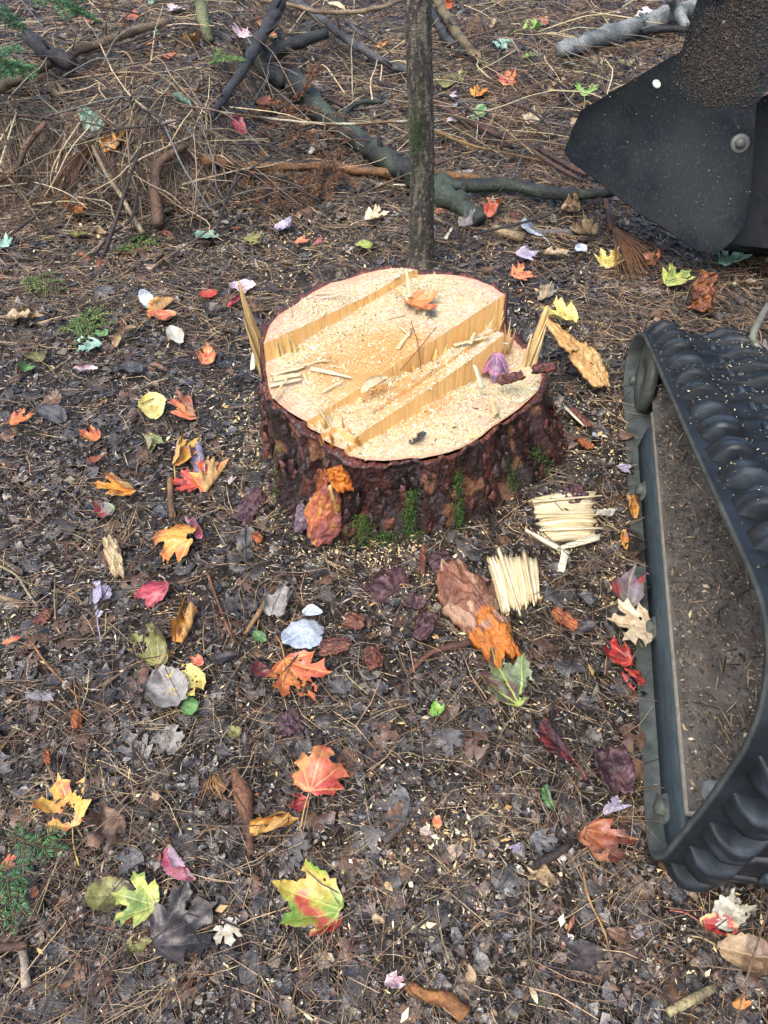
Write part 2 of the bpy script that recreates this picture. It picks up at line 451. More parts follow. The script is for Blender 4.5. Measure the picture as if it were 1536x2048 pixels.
DUST = [((238, 218, 168), 40), ((224, 196, 138), 30), ((246, 234, 200), 20), ((206, 168, 108), 12)]
def dustd(p):
    x, y = p[:, 0] - SC[0], p[:, 1] - SC[1]; r = np.hypot(x, y)
    a = np.exp(-np.clip(r - .36, 0, 9) / .10) * .9 + np.exp(-np.clip(r - .36, 0, 9) / .7) * .10
    a = a + .4 * np.exp(-(((x + .35) / .75) ** 2 + ((y - .95) / .42) ** 2))          # thrown back by the saw
    a = a + .3 * np.exp(-(((x - .5) / .3) ** 2 + ((y - .25) / .4) ** 2)) + .2 * np.exp(-(((x - .08) / .16) ** 2 + ((y + 1.05) / .09) ** 2))
    a = a * (.25 + 1.3 * sstep((fbm(p[:, 0] * 6, p[:, 1] * 6, 77, 3) - .4) / .25)) + .003
    return np.clip(a, 0, 1)
p = scatter(11000, .6, dustd); n = len(p); p[:, 2] = g(p[:, 0], p[:, 1])
V, F, C = grains(p, np.exp(rng.normal(math.log(.0017), .5, n)), pick(n, DUST), .45, .02, long=2.6)
link("sawdust", mk("sawdust", V, F, M_CHIP, C), kind="stuff")

# ------------------------------------------------------------------ the stump
SQ = math.sqrt(.5); r0_ = .334
def uv2xy(u, v): return (u - v) * SQ, (u + v) * SQ
RIM = (np.array([10, 41, 49, 66, 94, 124, 152, 176, 193, 208, 218, 230, 250, 266, 281, 300, 328, 352, 370.]),
       np.array([.362, .352, .362, .366, .330, .312, .306, .334, .337, .349, .342, .328, .333, .312, .302, .281, .274, .315, .362]))
def wood_r(th):
    d = np.mod(np.degrees(th) - 10, 360) + 10; r = 0
    for o_, k_ in ((-9, .2), (-4, .2), (0, .2), (4, .2), (9, .2)): r = r + k_ * np.interp(np.mod(d + o_ - 10, 360) + 10, *RIM)
    return r * (1 + .02 * (vnoise(np.cos(th) * 7 + 5, np.sin(th) * 7 + 5, 42) - .5))
V_A, V_B, V_RB, V_RF = .214, -.015, -.052, -.113        # saw-cut lines across the stump
U_RE = .225                                             # where the hinge ridge breaks off
def jag(u, s, a=.0012): return (fbm(u * 34, u * 0 + s, 60 + s, 3) - .5) * 2 * a
def top_z(u, v):
    u = np.asarray(u, float); v = np.asarray(v, float)
    nz = (fbm(u * 30, v * 30, 51, 3) - .5) * .005
    A = np.interp(u, [-.25, -.1, .05, .2, .3], [.346, .336, .327, .318, .316]) + .010 * (v - .21) / .1 + nz + .014 * np.exp(-((u - .2) ** 2 + (v - .22) ** 2) / .0035)
    Bz = .301 + .006 * u / .3 + nz
    dep = np.interp(u, [-.3, -.17, -.12, -.04, .0, .05, .09, .3], [.277, .276, .270, .264, .252, .232, .205, .193])
    trough = dep + (fbm(u * 45, v * 45, 53, 3) - .5) * .018
    ridge = np.interp(u, [-.3, -.1, .1, .25], [.277, .284, .293, .300]) + nz + .006 * (fbm(u * 9, v * 60, 54, 2) - .5) - .010 * np.exp(-((v + .088 + .012 * u) / .004) ** 2) * (u > -.2)
    ridge = np.where(u > U_RE + jag(v, 7, .004), .190 + (fbm(u * 70, v * 70, 55, 3) - .5) * .02, ridge)
    ridge = np.where(u < -.285, .262, ridge)
    E = np.interp(u, [-.3, 0, .13, .22, .3], [.243, .234, .214, .196, .190]) - .004 + .010 * fbm(u * 9, v * 9, 57, 3) * 1.2  + nz * 1.6
    z = np.where(v > V_A + jag(u, 1), A, np.where(v > V_B + jag(u, 2), Bz, np.where(v > V_RB - .02 * (u - .0) / .2 * (u > 0) + jag(u, 3, .004), trough, np.where(v > V_RF - .008 * np.sin((u + .3) * 5) + jag(u, 4), ridge, E))))
    return z
_t = np.arange(7200) * 2 * math.pi / 7200; _r = wood_r(_t); _u, _v = (np.cos(_t) + np.sin(_t)) * SQ * _r, (np.sin(_t) - np.cos(_t)) * SQ * _r
VMIN, VMAX = _v.min() + .0008, _v.max() - .0008
def chord(vals, sgn):
    out = []
    for v in vals:
        c = (_v - v) * (np.roll(_v, -1) - v) <= 0; out.append(_u[c].max() if sgn > 0 else _u[c].min())
    return np.array(out)
vs = [np.linspace(VMIN, -.145, 50)]
vs += [np.linspace(-.143, .005, 150), np.linspace(.007, .203, 60), np.linspace(.205, .223, 20), np.linspace(.225, VMAX, 30)]
vs = np.concatenate(vs); nu = 260
ul, ur = chord(vs, -1), chord(vs, 1)
s = np.linspace(0, 1, nu); UU = ul[:, None] * (1 - s) + ur[:, None] * s; VV = np.repeat(vs[:, None], nu, 1)
ZZ = top_z(UU, VV); X, Y = uv2xy(UU, VV)
stump = thing("tree_stump", "large freshly sawn pine stump with stepped cuts and dark red bark", "tree stump", (SC[0], SC[1], 0))
def mat_wood():
    m, t, b = new_mat("fresh_pine_wood", .6, .3)
    tc = N(t, "ShaderNodeTexCoord"); O = tc.outputs["Object"]
    geo = N(t, "ShaderNodeNewGeometry"); sp = N(t, "ShaderNodeSeparateXYZ"); L(t, geo.outputs["True Normal"], sp.inputs[0])
    flat = mapr(t, mth(t, 'ABSOLUTE', sp.outputs[2]), .45, .75, 0, 1)
    # growth rings round the pith
    mp = N(t, "ShaderNodeMapping"); mp.inputs["Location"].default_value = (.07, .052, 0); L(t, O, mp.inputs["Vector"])
    nz = N(t, "ShaderNodeTexNoise"); nz.inputs["Scale"].default_value = 9; nz.inputs["Detail"].default_value = 2; L(t, mp.outputs[0], nz.inputs["Vector"])
    mx = N(t, "ShaderNodeVectorMath", operation='MULTIPLY'); L(t, mp.outputs[0], mx.inputs[0]); mx.inputs[1].default_value = (1, 1, 0)
    ln = N(t, "ShaderNodeVectorMath", operation='LENGTH'); L(t, mx.outputs[0], ln.inputs[0])
    r = mth(t, 'ADD', ln.outputs["Value"], mth(t, 'MULTIPLY', nz.outputs["Fac"], .02))
    fr = mth(t, 'FRACT', mth(t, 'MULTIPLY', r, 105))
    ring = mapr(t, fr, .45, 1, 0, 1)
    spw = noise(t, O, 330, 3, .7); blot = noise(t, O, 14, 4, .6); blot2 = noise(t, O, 6, 3)
    heart = mapr(t, r, .16, .235, 0, 1)
    c = mixc(t, heart, lin((230, 172, 98), .68), lin((234, 204, 166), .62))
    c = mixc(t, mth(t, 'MULTIPLY', ring, .65), c, lin((188, 116, 52)))
    c = mixc(t, mth(t, 'MULTIPLY', heart, mapr(t, blot, .4, .6, 0, .55)), c, lin((226, 176, 160)))
    c = mixc(t, mth(t, 'MULTIPLY', mapr(t, blot2, .42, .62, 0, .65), mapr(t, r, .07, .19, .1, 1)), c, lin((242, 216, 164), .66))
    c = mixc(t, mapr(t, spw, .62, .68, 0, .6), c, lin((120, 82, 60)))
    c = mixc(t, mth(t, 'MULTIPLY', mapr(t, noise(t, O, 120, 4, .75), .50, .60, 0, .85), mapr(t, r, .08, .2, .15, 1)), c, lin((250, 240, 212), .68))
    c = mixc(t, mth(t, 'MULTIPLY', attr(t), .5), c, lin((206, 150, 122)))
    # split faces: vertical fibres
    mp2 = N(t, "ShaderNodeMapping"); mp2.inputs["Scale"].default_value = (1, 1, .045); L(t, O, mp2.inputs["Vector"])
    fib = noise(t, mp2.outputs[0], 210, 4, .7); fib2 = noise(t, mp2.outputs[0], 46, 3, .6)
    f = mixc(t, mapr(t, fib, .35, .65, 0, 1), lin((216, 158, 88), .75), lin((236, 196, 126), .75))
    f = mixc(t, mapr(t, fib2, .45, .6, 0, .6), f, lin((232, 178, 104), .75))
    L(t, mixc(t, flat, f, c), b.inputs["Base Color"])
    L(t, mapr(t, blot, .4, .6, .45, .75), b.inputs["Roughness"])
    bump(t, b, mth(t, 'ADD', spw, fib), .5, .003)
    return m
M_WOOD = mat_wood()
rimf = (np.hypot(X, Y) / wood_r(np.arctan2(Y, X))).reshape(-1, 1) + (fbm(X * 40, Y * 40, 58, 3).reshape(-1, 1) - .5) * .08
link("sawn_wood", mk("sawn_wood", np.stack([X, Y, ZZ], -1).reshape(-1, 3), grid_faces(nu, len(vs)), M_WOOD, np.repeat(sstep((rimf - .90) / .09), 3, 1)), stump)

# bark all round, flaring into the roots
def ang(d): return np.interp(np.mod(d, 360), *BASE)
BASE = (np.array([0, 30, 90, 150, 183, 205, 221, 231, 249, 267, 283, 300, 323, 342, 357, 360]),
        np.array([.45, .41, .38, .40, .385, .385, .425, .40, .385, .368, .358, .358, .376, .432, .45, .45]))
NT, NZ = 620, 96
th = np.arange(NT) * 2 * math.pi / NT
hz = np.linspace(0, 1, NZ)
def rim_z(th):
    r = wood_r(th) * .985; x, y = np.cos(th) * r, np.sin(th) * r
    return top_z((x + y) * SQ, (y - x) * SQ)
rz = rim_z(th) - .004 + (fbm(np.cos(th) * 16 + 9, np.sin(th) * 16 + 9, 62, 4) - .5) * .034
cells = 260
ca, cz = rng.uniform(0, 2 * math.pi, cells), rng.uniform(-.05, .36, cells)
cellcol = pick(cells, [((76, 38, 31), 34), ((58, 32, 29), 34), ((98, 48, 38), 16), ((46, 29, 28), 20), ((134, 92, 72), 5), ((82, 66, 66), 6)])
cellh = rng.uniform(.2, 1, cells)
TH, HZ = np.meshgrid(th, hz); Zb = -.04 + HZ * (rz[None] + .04)
wx = (fbm(TH * 9, Zb * 14, 63, 3) - .5) * .09; wz = (fbm(TH * 9 + 40, Zb * 30, 64, 3) - .5) * .08
f1 = np.full(TH.shape, 9.); f2 = np.full(TH.shape, 9.); idx = np.zeros(TH.shape, int)
for k in range(cells):
    da = np.abs(np.mod(TH - ca[k] + math.pi + wx * 2, 2 * math.pi) - math.pi) * .38
    q = np.hypot(da, (Zb + wz - cz[k]) * .34)
    nearer = q < f1
    f2 = np.where(nearer, f1, np.minimum(f2, q)); idx = np.where(nearer, k, idx); f1 = np.where(nearer, q, f1)
plate = sstep((f2 - f1) / .005)
def bark_r(th_, z, top):
    b = ang(np.degrees(th_)) * 1.0
    f = np.clip(1 - (z + .0) / top, 0, 1.2)
    return (wood_r(th_) + .021) + (b - wood_r(th_) - .021) * f ** 1.4 + .012 * (vnoise(th_ * 5.1, th_ * 0, 65) - .5) * 2
rad = bark_r(TH, Zb, rz[None])
furrow = (vnoise(TH * 8 + (fbm(TH * 3, Zb * 8, 66) - .5) * 1.6, Zb * 2.2, 67) - .5) * .024 - .012 * sstep((vnoise(TH * 13 + (fbm(TH * 4, Zb * 9, 166) - .5) * 1.8, Zb * 1.5, 167) - .66) / .12)
layers = np.floor(fbm(TH * 16 + cellh[idx] * 9, Zb * 34, 268, 3) * 9) / 9
disp = plate * cellh[idx] * .007 + furrow * 1.25 + layers * .012 + (fbm(TH * 70, Zb * 120, 68, 3) - .5) * .005 - .012
edge = sstep((1 - HZ) / .05)
rad = rad + disp * (.35 + .65 * edge)
Xb, Yb = np.cos(TH) * rad, np.sin(TH) * rad
cb = cellcol[idx] * (.55 + .9 * fbm(TH * 40, Zb * 70, 69, 3))[..., None] * (.75 + .5 * np.mod(layers * 9 * .618, 1))[..., None]
cb = np.where((plate < .35)[..., None], lin((40, 24, 22)), cb)
flake = sstep((fbm(TH * 7, Zb * 16, 70, 3) - .66) / .05)[..., None] * edge[..., None]
cb = cb * (1 - flake * .7) + lin((168, 118, 84)) * flake * .7
grey = sstep((fbm(TH * 5 + 3, Zb * 4, 71, 3) - .6) / .08)[..., None]
cb = cb * (1 - grey * .35) + lin((92, 84, 84)) * grey * .35
V = np.stack([Xb, Yb, Zb], -1).reshape(-1, 3); C = cb.reshape(-1, 3)
# inner lip that joins the bark to the wood
ri = wood_r(th) * .992; lip = np.stack([np.cos(th) * ri, np.sin(th) * ri, rim_z(th) - .012], -1)
rm = (wood_r(th) + .005 + rng.uniform(-.003, .003, NT)); lip2 = np.stack([np.cos(th) * rm, np.sin(th) * rm, rz + rng.uniform(-.003, .005, NT)], -1)
V = np.vstack([V, lip2, lip]); C = np.vstack([C, np.tile(lin((128, 62, 48)), (NT, 1)) * rng.uniform(.6, 1.3, (NT, 1)), np.tile(lin((190, 120, 84)), (NT, 1))])
M_BARK = col_mat("wet_pine_bark", (.16, .48), 130, .45, 1.5, 1.0, .010, stretch=(1, 1, .55), coat=.4)
link("bark", mk("bark", V, grid_faces(NT, NZ + 2, True), M_BARK, C), stump)

def stump_pt(thd, z, out=0.0):
    t = math.radians(thd); tp = float(rim_z(np.array([t]))[0])
    r = float(bark_r(np.array(t), np.array(z), np.array(tp))) + out
    return np.array([math.cos(t) * r, math.sin(t) * r, z]), np.array([math.cos(t), math.sin(t), 0.])

# loose flakes of bark standing off the trunk
plate_meshes = []
for k in range(6):
    n = 11; a = np.arange(n) * 2 * math.pi / n + rng.uniform(-.2, .2, n)
    q = np.stack([np.cos(a) * rng.uniform(.45, 1.2, n), np.sin(a) * rng.uniform(.45, 1.2, n)], 1)
    def dome(q, o): return np.stack([q[:, 0] * .009, q[:, 1] * .021, o - .004 * q[:, 0] ** 2 + rng.normal(0, .0010, len(q))], 1)
    V = np.vstack([dome(q, .0), dome(q * .93, .0042), [[0, 0, .0045]]]); i = np.arange(n)
    F4 = np.stack([i, (i + 1) % n, n + (i + 1) % n, n + i], 1); F3 = np.stack([np.full(n, 2 * n), n + i, n + (i + 1) % n], 1)
    base = pick(1, [((84, 42, 35), 4), ((64, 35, 31), 4), ((106, 56, 44), 2), ((84, 64, 64), 1), ((56, 34, 32), 3)])
    plate_meshes.append(mk("bark_plate", V, [F4, F3], M_BARK, np.tile(base, (len(V), 1))))
for k in range(150):
    thd = rng.uniform(175, 365) if k < 130 else rng.uniform(0, 175)
    top = float(rim_z(np.array([math.radians(thd)]))[0]); z = rng.uniform(.02, top - .03)
    p, nrm = stump_pt(thd, z, .004)
    o = link("bark_plate", plate_meshes[k % 6], stump)
    Zv = Vector((nrm[0], nrm[1], .25)).normalized(); Yv = Vector((0, 0, 1)); Xv = Yv.cross(Zv).normalized(); Yv = Zv.cross(Xv)
    M = Matrix((Xv, Yv, Zv)).transposed().to_4x4()
    sc_ = rng.uniform(.55, 1.35)
    o.matrix_local = Matrix.Translation(p) @ M @ Matrix.Rotation(rng.normal(0, .25), 4, 'Z') @ Matrix.Rotation(rng.normal(0, .18), 4, 'Y') @ Matrix.Diagonal((sc_, sc_ * rng.uniform(.7, 1.3), 1, 1))

# moss between the bark ridges
def moss_on(n, spots):
    P, Nn = [], []
    for thd, z0, z1, wd, q in spots:
        for _ in range(int(n * q)):
            z = rng.uniform(z0, z1); p, nr = stump_pt(thd + rng.normal(0, wd), z, rng.uniform(-.004, .010)); P.append(p); Nn.append(nr)
    return np.array(P), np.array(Nn)
P, Nn = moss_on(1, [(254, .0, .11, 2.2, 700), (262, -.01, .06, 2.5, 500), (271, .02, .17, 1.6, 800), (274, -.01, .05, 2.5, 350), (291, .03, .19, 1.3, 600), (241, .0, .05, 3, 160), (320, .05, .15, 2, 200), (337, .04, .12, 2, 200), (216, .02, .2, 1.3, 120)])
n = len(P); ln = rng.uniform(.004, .011, n)
dirv = Nn * .8 + rng.normal(0, .5, (n, 3)) + np.array([0, 0, .3]); dirv /= np.linalg.norm(dirv, axis=1)[:, None]
sd_ = np.cross(dirv, rng.normal(0, 1, (n, 3))); sd_ /= np.linalg.norm(sd_, axis=1)[:, None]; sd2 = np.cross(dirv, sd_)
rr = .0011
V = np.stack([P + sd_ * rr, P - sd_ * rr * .5 + sd2 * rr, P - sd_ * rr * .5 - sd2 * rr, P + dirv * ln[:, None]], 1)
f = np.array([(0, 1, 3), (1, 2, 3), (2, 0, 3)])
C = np.repeat(pick(n, [((58, 92, 30), 5), ((82, 124, 40), 4), ((40, 66, 26), 5), ((118, 150, 62), 1)]), 4, 0)
link("moss", mk("moss", V.reshape(-1, 3), (f[None] + (np.arange(n) * 4)[:, None, None]).reshape(-1, 3), M_GREEN, C), stump, kind="stuff")

# splinters still standing in the break
def splinter_mesh(name, length, wid, thick, col, bend=0.0, tip=.15, segs=7, mat=None, twist=0.0, rag=.12):
    """a torn sliver along +Y: rectangular section, ragged taper to a point, curved up by bend"""
    s = np.linspace(0, 1, segs); P = []
    for i, q in enumerate(s):
        wv = wid * (1 - (1 - tip) * q ** 1.6) * (1 + rag * rng.normal()) * .5; tv = thick * (1 - .5 * q) * .5
        a = twist * q; y = length * q; z = bend * length * q * q
        for sx, sz in ((-1, -1), (1, -1), (1, 1), (-1, 1)):
            x, zz = sx * wv, sz * tv
            P.append((x * math.cos(a) - zz * math.sin(a) + rag * .15 * wid * rng.normal(), y + (rng.normal() * wid * .3 if i in (0, segs - 1) else 0), z + x * math.sin(a) + zz * math.cos(a)))
    V = np.array(P); F = grid_faces(4, segs, True); k = (segs - 1) * 4
    F = np.vstack([F, [(3, 2, 1, 0), (k, k + 1, k + 2, k + 3)]])
    C = np.tile(lin(col), (len(V), 1)) * rng.uniform(.85, 1.15, (len(V), 1))
    return mk(name, V, F, mat or M_SPLIT, C)
def orient(o, p, d, up=(0, 0, 1), roll=0.0):
    Yv = Vector(d).normalized(); Xv = Yv.cross(Vector(up))
    if Xv.length < 1e-3: Xv = Vector((1, 0, 0))
    Xv.normalize(); Zv = Xv.cross(Yv)
    o.matrix_local = Matrix.Translation(Vector(p)) @ Matrix((Xv, Yv, Zv)).transposed().to_4x4() @ Matrix.Rotation(roll, 4, 'Y')
def sp(u, v, z, length, wid, d, col=(236, 198, 124), thick=.004, bend=0., tip=.12, label=None, roll=0., name="splinter"):
    o = link(name, splinter_mesh(name, length, wid, thick, col, bend, tip), stump)
    x, y = uv2xy(u, v); orient(o, (x, y, z), d, roll=roll)
    if label: o["label"] = label
    return o
camdir = (0, -1, .0)
x, y = -.338, -.012
o = link("splinter", splinter_mesh("splinter", .245, .030, .010, (204, 172, 116), .03, .22, 9, rag=.03), stump); orient(o, (x, y, .235), (-.16, .02, 1), (0, 1, 0)); o["label"] = "tall standing splinter of weathered wood"
for dx_, l_, w_ in ((-.012, .17, .012), (.014, .12, .016), (.006, .20, .009)):
    o = link("splinter", splinter_mesh("splinter", l_, w_, .006, (214, 182, 124), .02, .1, 8, rag=.08), stump); orient(o, (x + dx_, y - .006, .235), (-.15 + rng.normal(0, .03), .0, 1), (0, 1, 0))
for k in range(6):
    o = link("splinter", splinter_mesh("splinter", rng.uniform(.03, .07), .014, .005, (240, 206, 136), 0, .2), stump); orient(o, (-.325 + .014 * k, -.018 + .006 * k, .282), (rng.normal(0, .08), 0, 1), (0, 1, 0))
o = link("splinter", splinter_mesh("splinter", .185, .030, .005, (226, 192, 130), .05, .3, 8, rag=.06), stump); orient(o, (.315, .09, .17), (.17, .1, 1), (0, 1, 0)); o["label"] = "blunt upright splinter"
for dx_, l_, w_ in ((-.013, .12, .013), (.012, .14, .012), (-.004, .165, .010)):
    o = link("splinter", splinter_mesh("splinter", l_, w_, .005, (234, 204, 146), .05, .12, 8, rag=.1), stump); orient(o, (.315 + dx_, .084, .17), (.16 + rng.normal(0, .05), .1, 1), (0, 1, 0))
for k in range(16):     # the torn right end of the hinge
    u = rng.uniform(.235, .325); v = rng.uniform(-.10, -.02)
    sp(u, v, .178, rng.uniform(.03, .12), rng.uniform(.007, .016), (rng.normal(0, .12) + .1, rng.normal(0, .12), 1), (238, 204, 138))
for k in range(20):     # the torn left end, bark side
    u = rng.uniform(-.318, -.262); v = rng.uniform(-.115, -.02)
    sp(u, v, .215, rng.uniform(.05, .095), rng.uniform(.01, .022), (rng.normal(0, .1) - .08, rng.normal(0, .1) - .12, 1), [(238, 200, 128), (226, 172, 92), (214, 146, 66)][k % 3])
for k in range(9):     # ragged middle of the cut
    u = rng.uniform(-.05, .1); v = rng.uniform(-.062, -.022)
    sp(u, v, .25, rng.uniform(.03, .055), rng.uniform(.01, .022), (rng.normal(0, .35), rng.normal(0, .35), 1), (240, 200, 126))
for k in range(14):     # fibres lifted along the ridge top
    u = rng.uniform(-.24, .2)
    sp(u, -.062 - .03 * rng.random(), .298, rng.uniform(.012, .03), .004, (rng.normal(0, .6), rng.normal(0, .6), .8), (246, 222, 164), .002)
# split-off flaps at the front left corner (orange inner bark)
M_FLAP = col_mat("inner_bark", (.3, .6), 45, .5, 1.35, .9, .006, stretch=(2.4, .5, 2.4))
def flap(name, w_, h_, cols, curl, p, d, up, label=None, parent=None, thick=.008, seed=1, nw=22, nh=34, rel=.12, prof=None, endcol=None):
    a, b = np.meshgrid(np.linspace(-1, 1, nw), np.linspace(0, 1, nh))
    wid = w_ * .5 * np.interp(b, np.linspace(0, 1, len(prof)), prof) * (1 + .22 * (fbm(b * 9, np.sign(a) * 3 + seed, seed, 3) - .5) * 2) if prof else w_ * .5 * (1 - .35 * np.abs(b - .45) ** 1.5 * 2) * (1 + .16 * (fbm(b * 7, b * 0 + seed, seed, 3) - .5) * 2)
    x = a * wid + .1 * w_ * (fbm(b * 3 + seed, a * 0, seed + 3) - .5)
    y = b * h_ + (fbm(a * 3, a * 0 + seed, seed + 4, 2) - .5) * h_ * .16 * (np.abs(b - .5) * 2)
    z = curl * a * a * w_ + (fbm(a * 2.2 + 7, b * 5, seed + 6, 4) - .5) * w_ * rel + np.floor(fbm(a * 3.2, b * 9, seed + 8, 3) * 9) * thick * .2 + (fbm(a * 9, b * 16, seed + 18, 2) - .5) * thick * .3
    top = np.stack([x, y, z + thick], -1).reshape(-1, 3); bot = np.stack([x * .96, y, z - .002], -1).reshape(-1, 3)
    c1, c2, c3 = [lin(c) for c in cols]
    t1 = sstep((fbm(a * 2 + seed, b * 3, seed + 10, 3) - .35) / .3)[..., None]; t2 = sstep((fbm(a * 4, b * 6 + seed, seed + 12, 3) - .58) / .1)[..., None]
    c = (c1 * (1 - t1) + c2 * t1) * (1 - t2) + c3 * t2
    if endcol: k_ = (sstep((b - endcol[1] + (fbm(a * 3, b * 9, seed + 30, 4) - .5) * .9) / .05) * .9)[..., None]; c = c * (1 - k_) + lin(endcol[0]) * k_ * (.7 + .6 * fbm(a * 4, b * 9, seed + 31, 3))[..., None]
    V = np.vstack([top, bot]); n = nw * nh
    ft = grid_faces(nw, nh); fb = ft[:, ::-1] + n
    ring = np.concatenate([np.arange(nw), np.arange(1, nh) * nw + nw - 1, (nh - 1) * nw + np.arange(nw - 2, -1, -1), np.arange(nh - 2, 0, -1) * nw])
    r2 = np.roll(ring, -1); fs = np.stack([ring, ring + n, r2 + n, r2], 1)
    C = np.vstack([c.reshape(-1, 3), c.reshape(-1, 3) * .8])
    o = link(name, mk(name, V, np.vstack([ft, fb, fs]), M_FLAP, C), parent); orient(o, p, d, up)
    if label: o["label"] = label
    return o
def loc(px, py, z): return atz(px, py, z) - np.array([SC[0], SC[1], 0])
flap("bark_flap", .085, .17, [(190, 108, 78), (168, 100, 92), (204, 140, 72)], -.3, stump_pt(243, .20, .012)[0], stump_pt(240, .03, .03)[0] - stump_pt(243, .20, .012)[0], (-.4, -.9, .2), "salmon orange torn flap of inner bark hanging down at the front", stump, seed=3, nw=30, nh=50, rel=.14, prof=[.45, .6, .8, 1.0, 1.05, .9, .8], thick=.012)
flap("bark_flap", .04, .075, [(132, 116, 128), (108, 90, 100), (150, 134, 140)], -.3, stump_pt(233, .10, .012)[0], stump_pt(232, .02, .03)[0] - stump_pt(233, .10, .012)[0], (-.6, -.8, .2), "greyish purple scale of bark beside the hanging flap", stump, seed=5, nw=18, nh=24, prof=[.8, 1, .9, .6])
flap("bark_flap", .045, .06, [(214, 116, 30), (230, 140, 40), (150, 70, 30)], .35, stump_pt(245, .25, .002)[0], (.35, -.3, -.75), (-.3, -.8, .4), "bright orange curled chip of bark", stump, seed=9)
flap("bark_flap", .04, .10, [(186, 116, 60), (160, 88, 50), (110, 60, 40)], -.2, stump_pt(240, .22, .006)[0], (-.1, -.2, -.9), (-.4, -.9, .2), None, stump, seed=12)
o = link("splinter", splinter_mesh("splinter", .13, .009, .005, (226, 190, 120), -.1, .3, 8), stump); orient(o, stump_pt(244, .21, .03)[0], (.12, -.12, -1), (0, -1, 0))
o = link("splinter", splinter_mesh("splinter", .06, .007, .004, (240, 214, 160), 0, .3, 6), stump); orient(o, loc(634, 812, .315), (.35, -.3, -.5), (0, -1, 0))

# sawdust and crumbs lying on the cut faces
def on_stump(n, f):
    out = []
    while sum(map(len, out)) < n:
        q = rng.uniform(-.325, .325, (n * 3, 2)); u, v = q[:, 0], q[:, 1]
        x, y = uv2xy(u, v); ok = (np.hypot(x, y) < wood_r(np.arctan2(y, x)) * .985) & (rng.random(len(q)) < f(u, v))
        z = top_z(u, v); x, y, z = x[ok], y[ok], z[ok]
        out.append(np.stack([x + SC[0], y + SC[1], z], 1))
    return np.concatenate(out)[:n]
def dd(u, v):
    a = np.where(v > V_A, .55, np.where(v > V_B, .12, np.where(v > V_RB, .7, np.where(v > V_RF, .3, 1.0))))
    a = a + .6 * ((v > .15) & (v < .213)) + .5 * np.exp(-((u - .25) ** 2 + (v - .2) ** 2) / .01) + .3 * ((u > .1) & (v > .05))
    return np.clip(a * (.2 + 1.2 * sstep((fbm(u * 14 + 3, v * 14 + 3, 81, 3) - .38) / .22)), 0, 1)
p = on_stump(30000, dd); n = len(p)
V, F, C = grains(p, np.exp(rng.normal(math.log(.0011), .5, n)), np.minimum(pick(n, [((250, 232, 180), 60), ((240, 214, 150), 50)] + [((250, 238, 204), 40), ((140, 90, 60), 3), ((80, 52, 42), 2)]) * 1.05, .68), .35, .003, long=3.0)
link("stump_sawdust", mk("stump_sawdust", V, F, M_CHIP, C), kind="stuff")

# ------------------------------------------------------------------ tracked machine
def Tp(V):
    """machine coordinates (along the track, to the right, up) -> world"""
    V = np.asarray(V, float).reshape(-1, 3)
    return TB + V[:, :1] * TD + V[:, 1:2] * TN + V[:, 2:3] * np.array([0, 0, 1.])
def tpx(px, py, w_):
    v = ray(px, py); o = np.array([0, 0, CAM_H]); s_ = ((TB + w_ * TN - o) @ TN) / (v @ TN); q = o + s_ * v - TB
    return float(q @ TD), float(q[2])
machine = thing("tracked_machine", "dark tracked stump machine with rubber crawler track and black guard plate", "machine", tuple(TB))
def part(name, me, label=None, parent=None, kind=None):
    o = link(name, me, parent or machine, kind=kind)
    if parent is None: o.matrix_parent_inverse = Matrix.Translation(-Vector(TB))
    if label: o["label"] = label
    return o
prof = np.array([(0.02, .004), (.3, .0), (.7, .0), (1.1, .0), (1.30, .004), (1.365, .03), (1.388, .085), (1.372, .14), (1.32, .19), (1.25, .235), (1.17, .262), (.98, .325), (.79, .387), (.54, .468), (.30, .55), (.15, .60), (.085, .613), (.03, .60), (-.015, .56), (-.042, .49), (-.052, .31), (-.052, .10), (-.03, .03)])
Q = np.vstack([prof, prof[:1]]); seg = np.linalg.norm(np.diff(Q, axis=0), axis=1); cum = np.concatenate([[0], np.cumsum(seg)]); PER = cum[-1]
NB = 176
def pos(sv):
    sv = np.mod(sv, PER); return np.stack([np.interp(sv, cum, Q[:, 0]), np.interp(sv, cum, Q[:, 1])], -1)
sb = np.arange(NB) * PER / NB; pb = pos(sb)
for _ in range(3): pb = (np.roll(pb, 1, 0) + 2 * pb + np.roll(pb, -1, 0)) / 4
def spos(sv):
    k = np.mod(sv / PER * NB, NB); i = np.floor(k).astype(int) % NB; f = (k - np.floor(k))[..., None]
    return pb[i] * (1 - f) + pb[(i + 1) % NB] * f
def snrm(sv):
    d = spos(sv + .015) - spos(sv - .015); d /= np.linalg.norm(d, axis=-1)[..., None]; return np.stack([d[..., 1], -d[..., 0]], -1)
nb = snrm(sb); BW, BT = .30, .013
sec = [(.0, -.004), (.003, 0), (.06, .001), (.15, .002), (.24, .001), (BW - .003, 0), (BW, -.004), (BW, -BT), (0, -BT)]
V = []
for wv, hv in sec:
    q = pb + nb * (hv + .0)
    V.append(np.stack([q[:, 0], np.full(NB, wv), q[:, 1]], -1))
V = np.stack(V, 1).reshape(-1, 3)              # index = ring*9 + sec
ns = len(sec); r_, c_ = np.meshgrid(np.arange(NB), np.arange(ns), indexing='ij'); r_ = r_.ravel(); c_ = c_.ravel()
F = np.stack([r_ * ns + c_, ((r_ + 1) % NB) * ns + c_, ((r_ + 1) % NB) * ns + (c_ + 1) % ns, r_ * ns + (c_ + 1) % ns], 1)
rub = lin((30, 36, 41))
cv = np.tile(rub, (len(V), 1)) * rng.uniform(.8, 1.2, (len(V), 1)); cv[:NB * ns].reshape(NB, ns, 3)[:, [0, 6, 7, 8]] = lin((84, 90, 86))
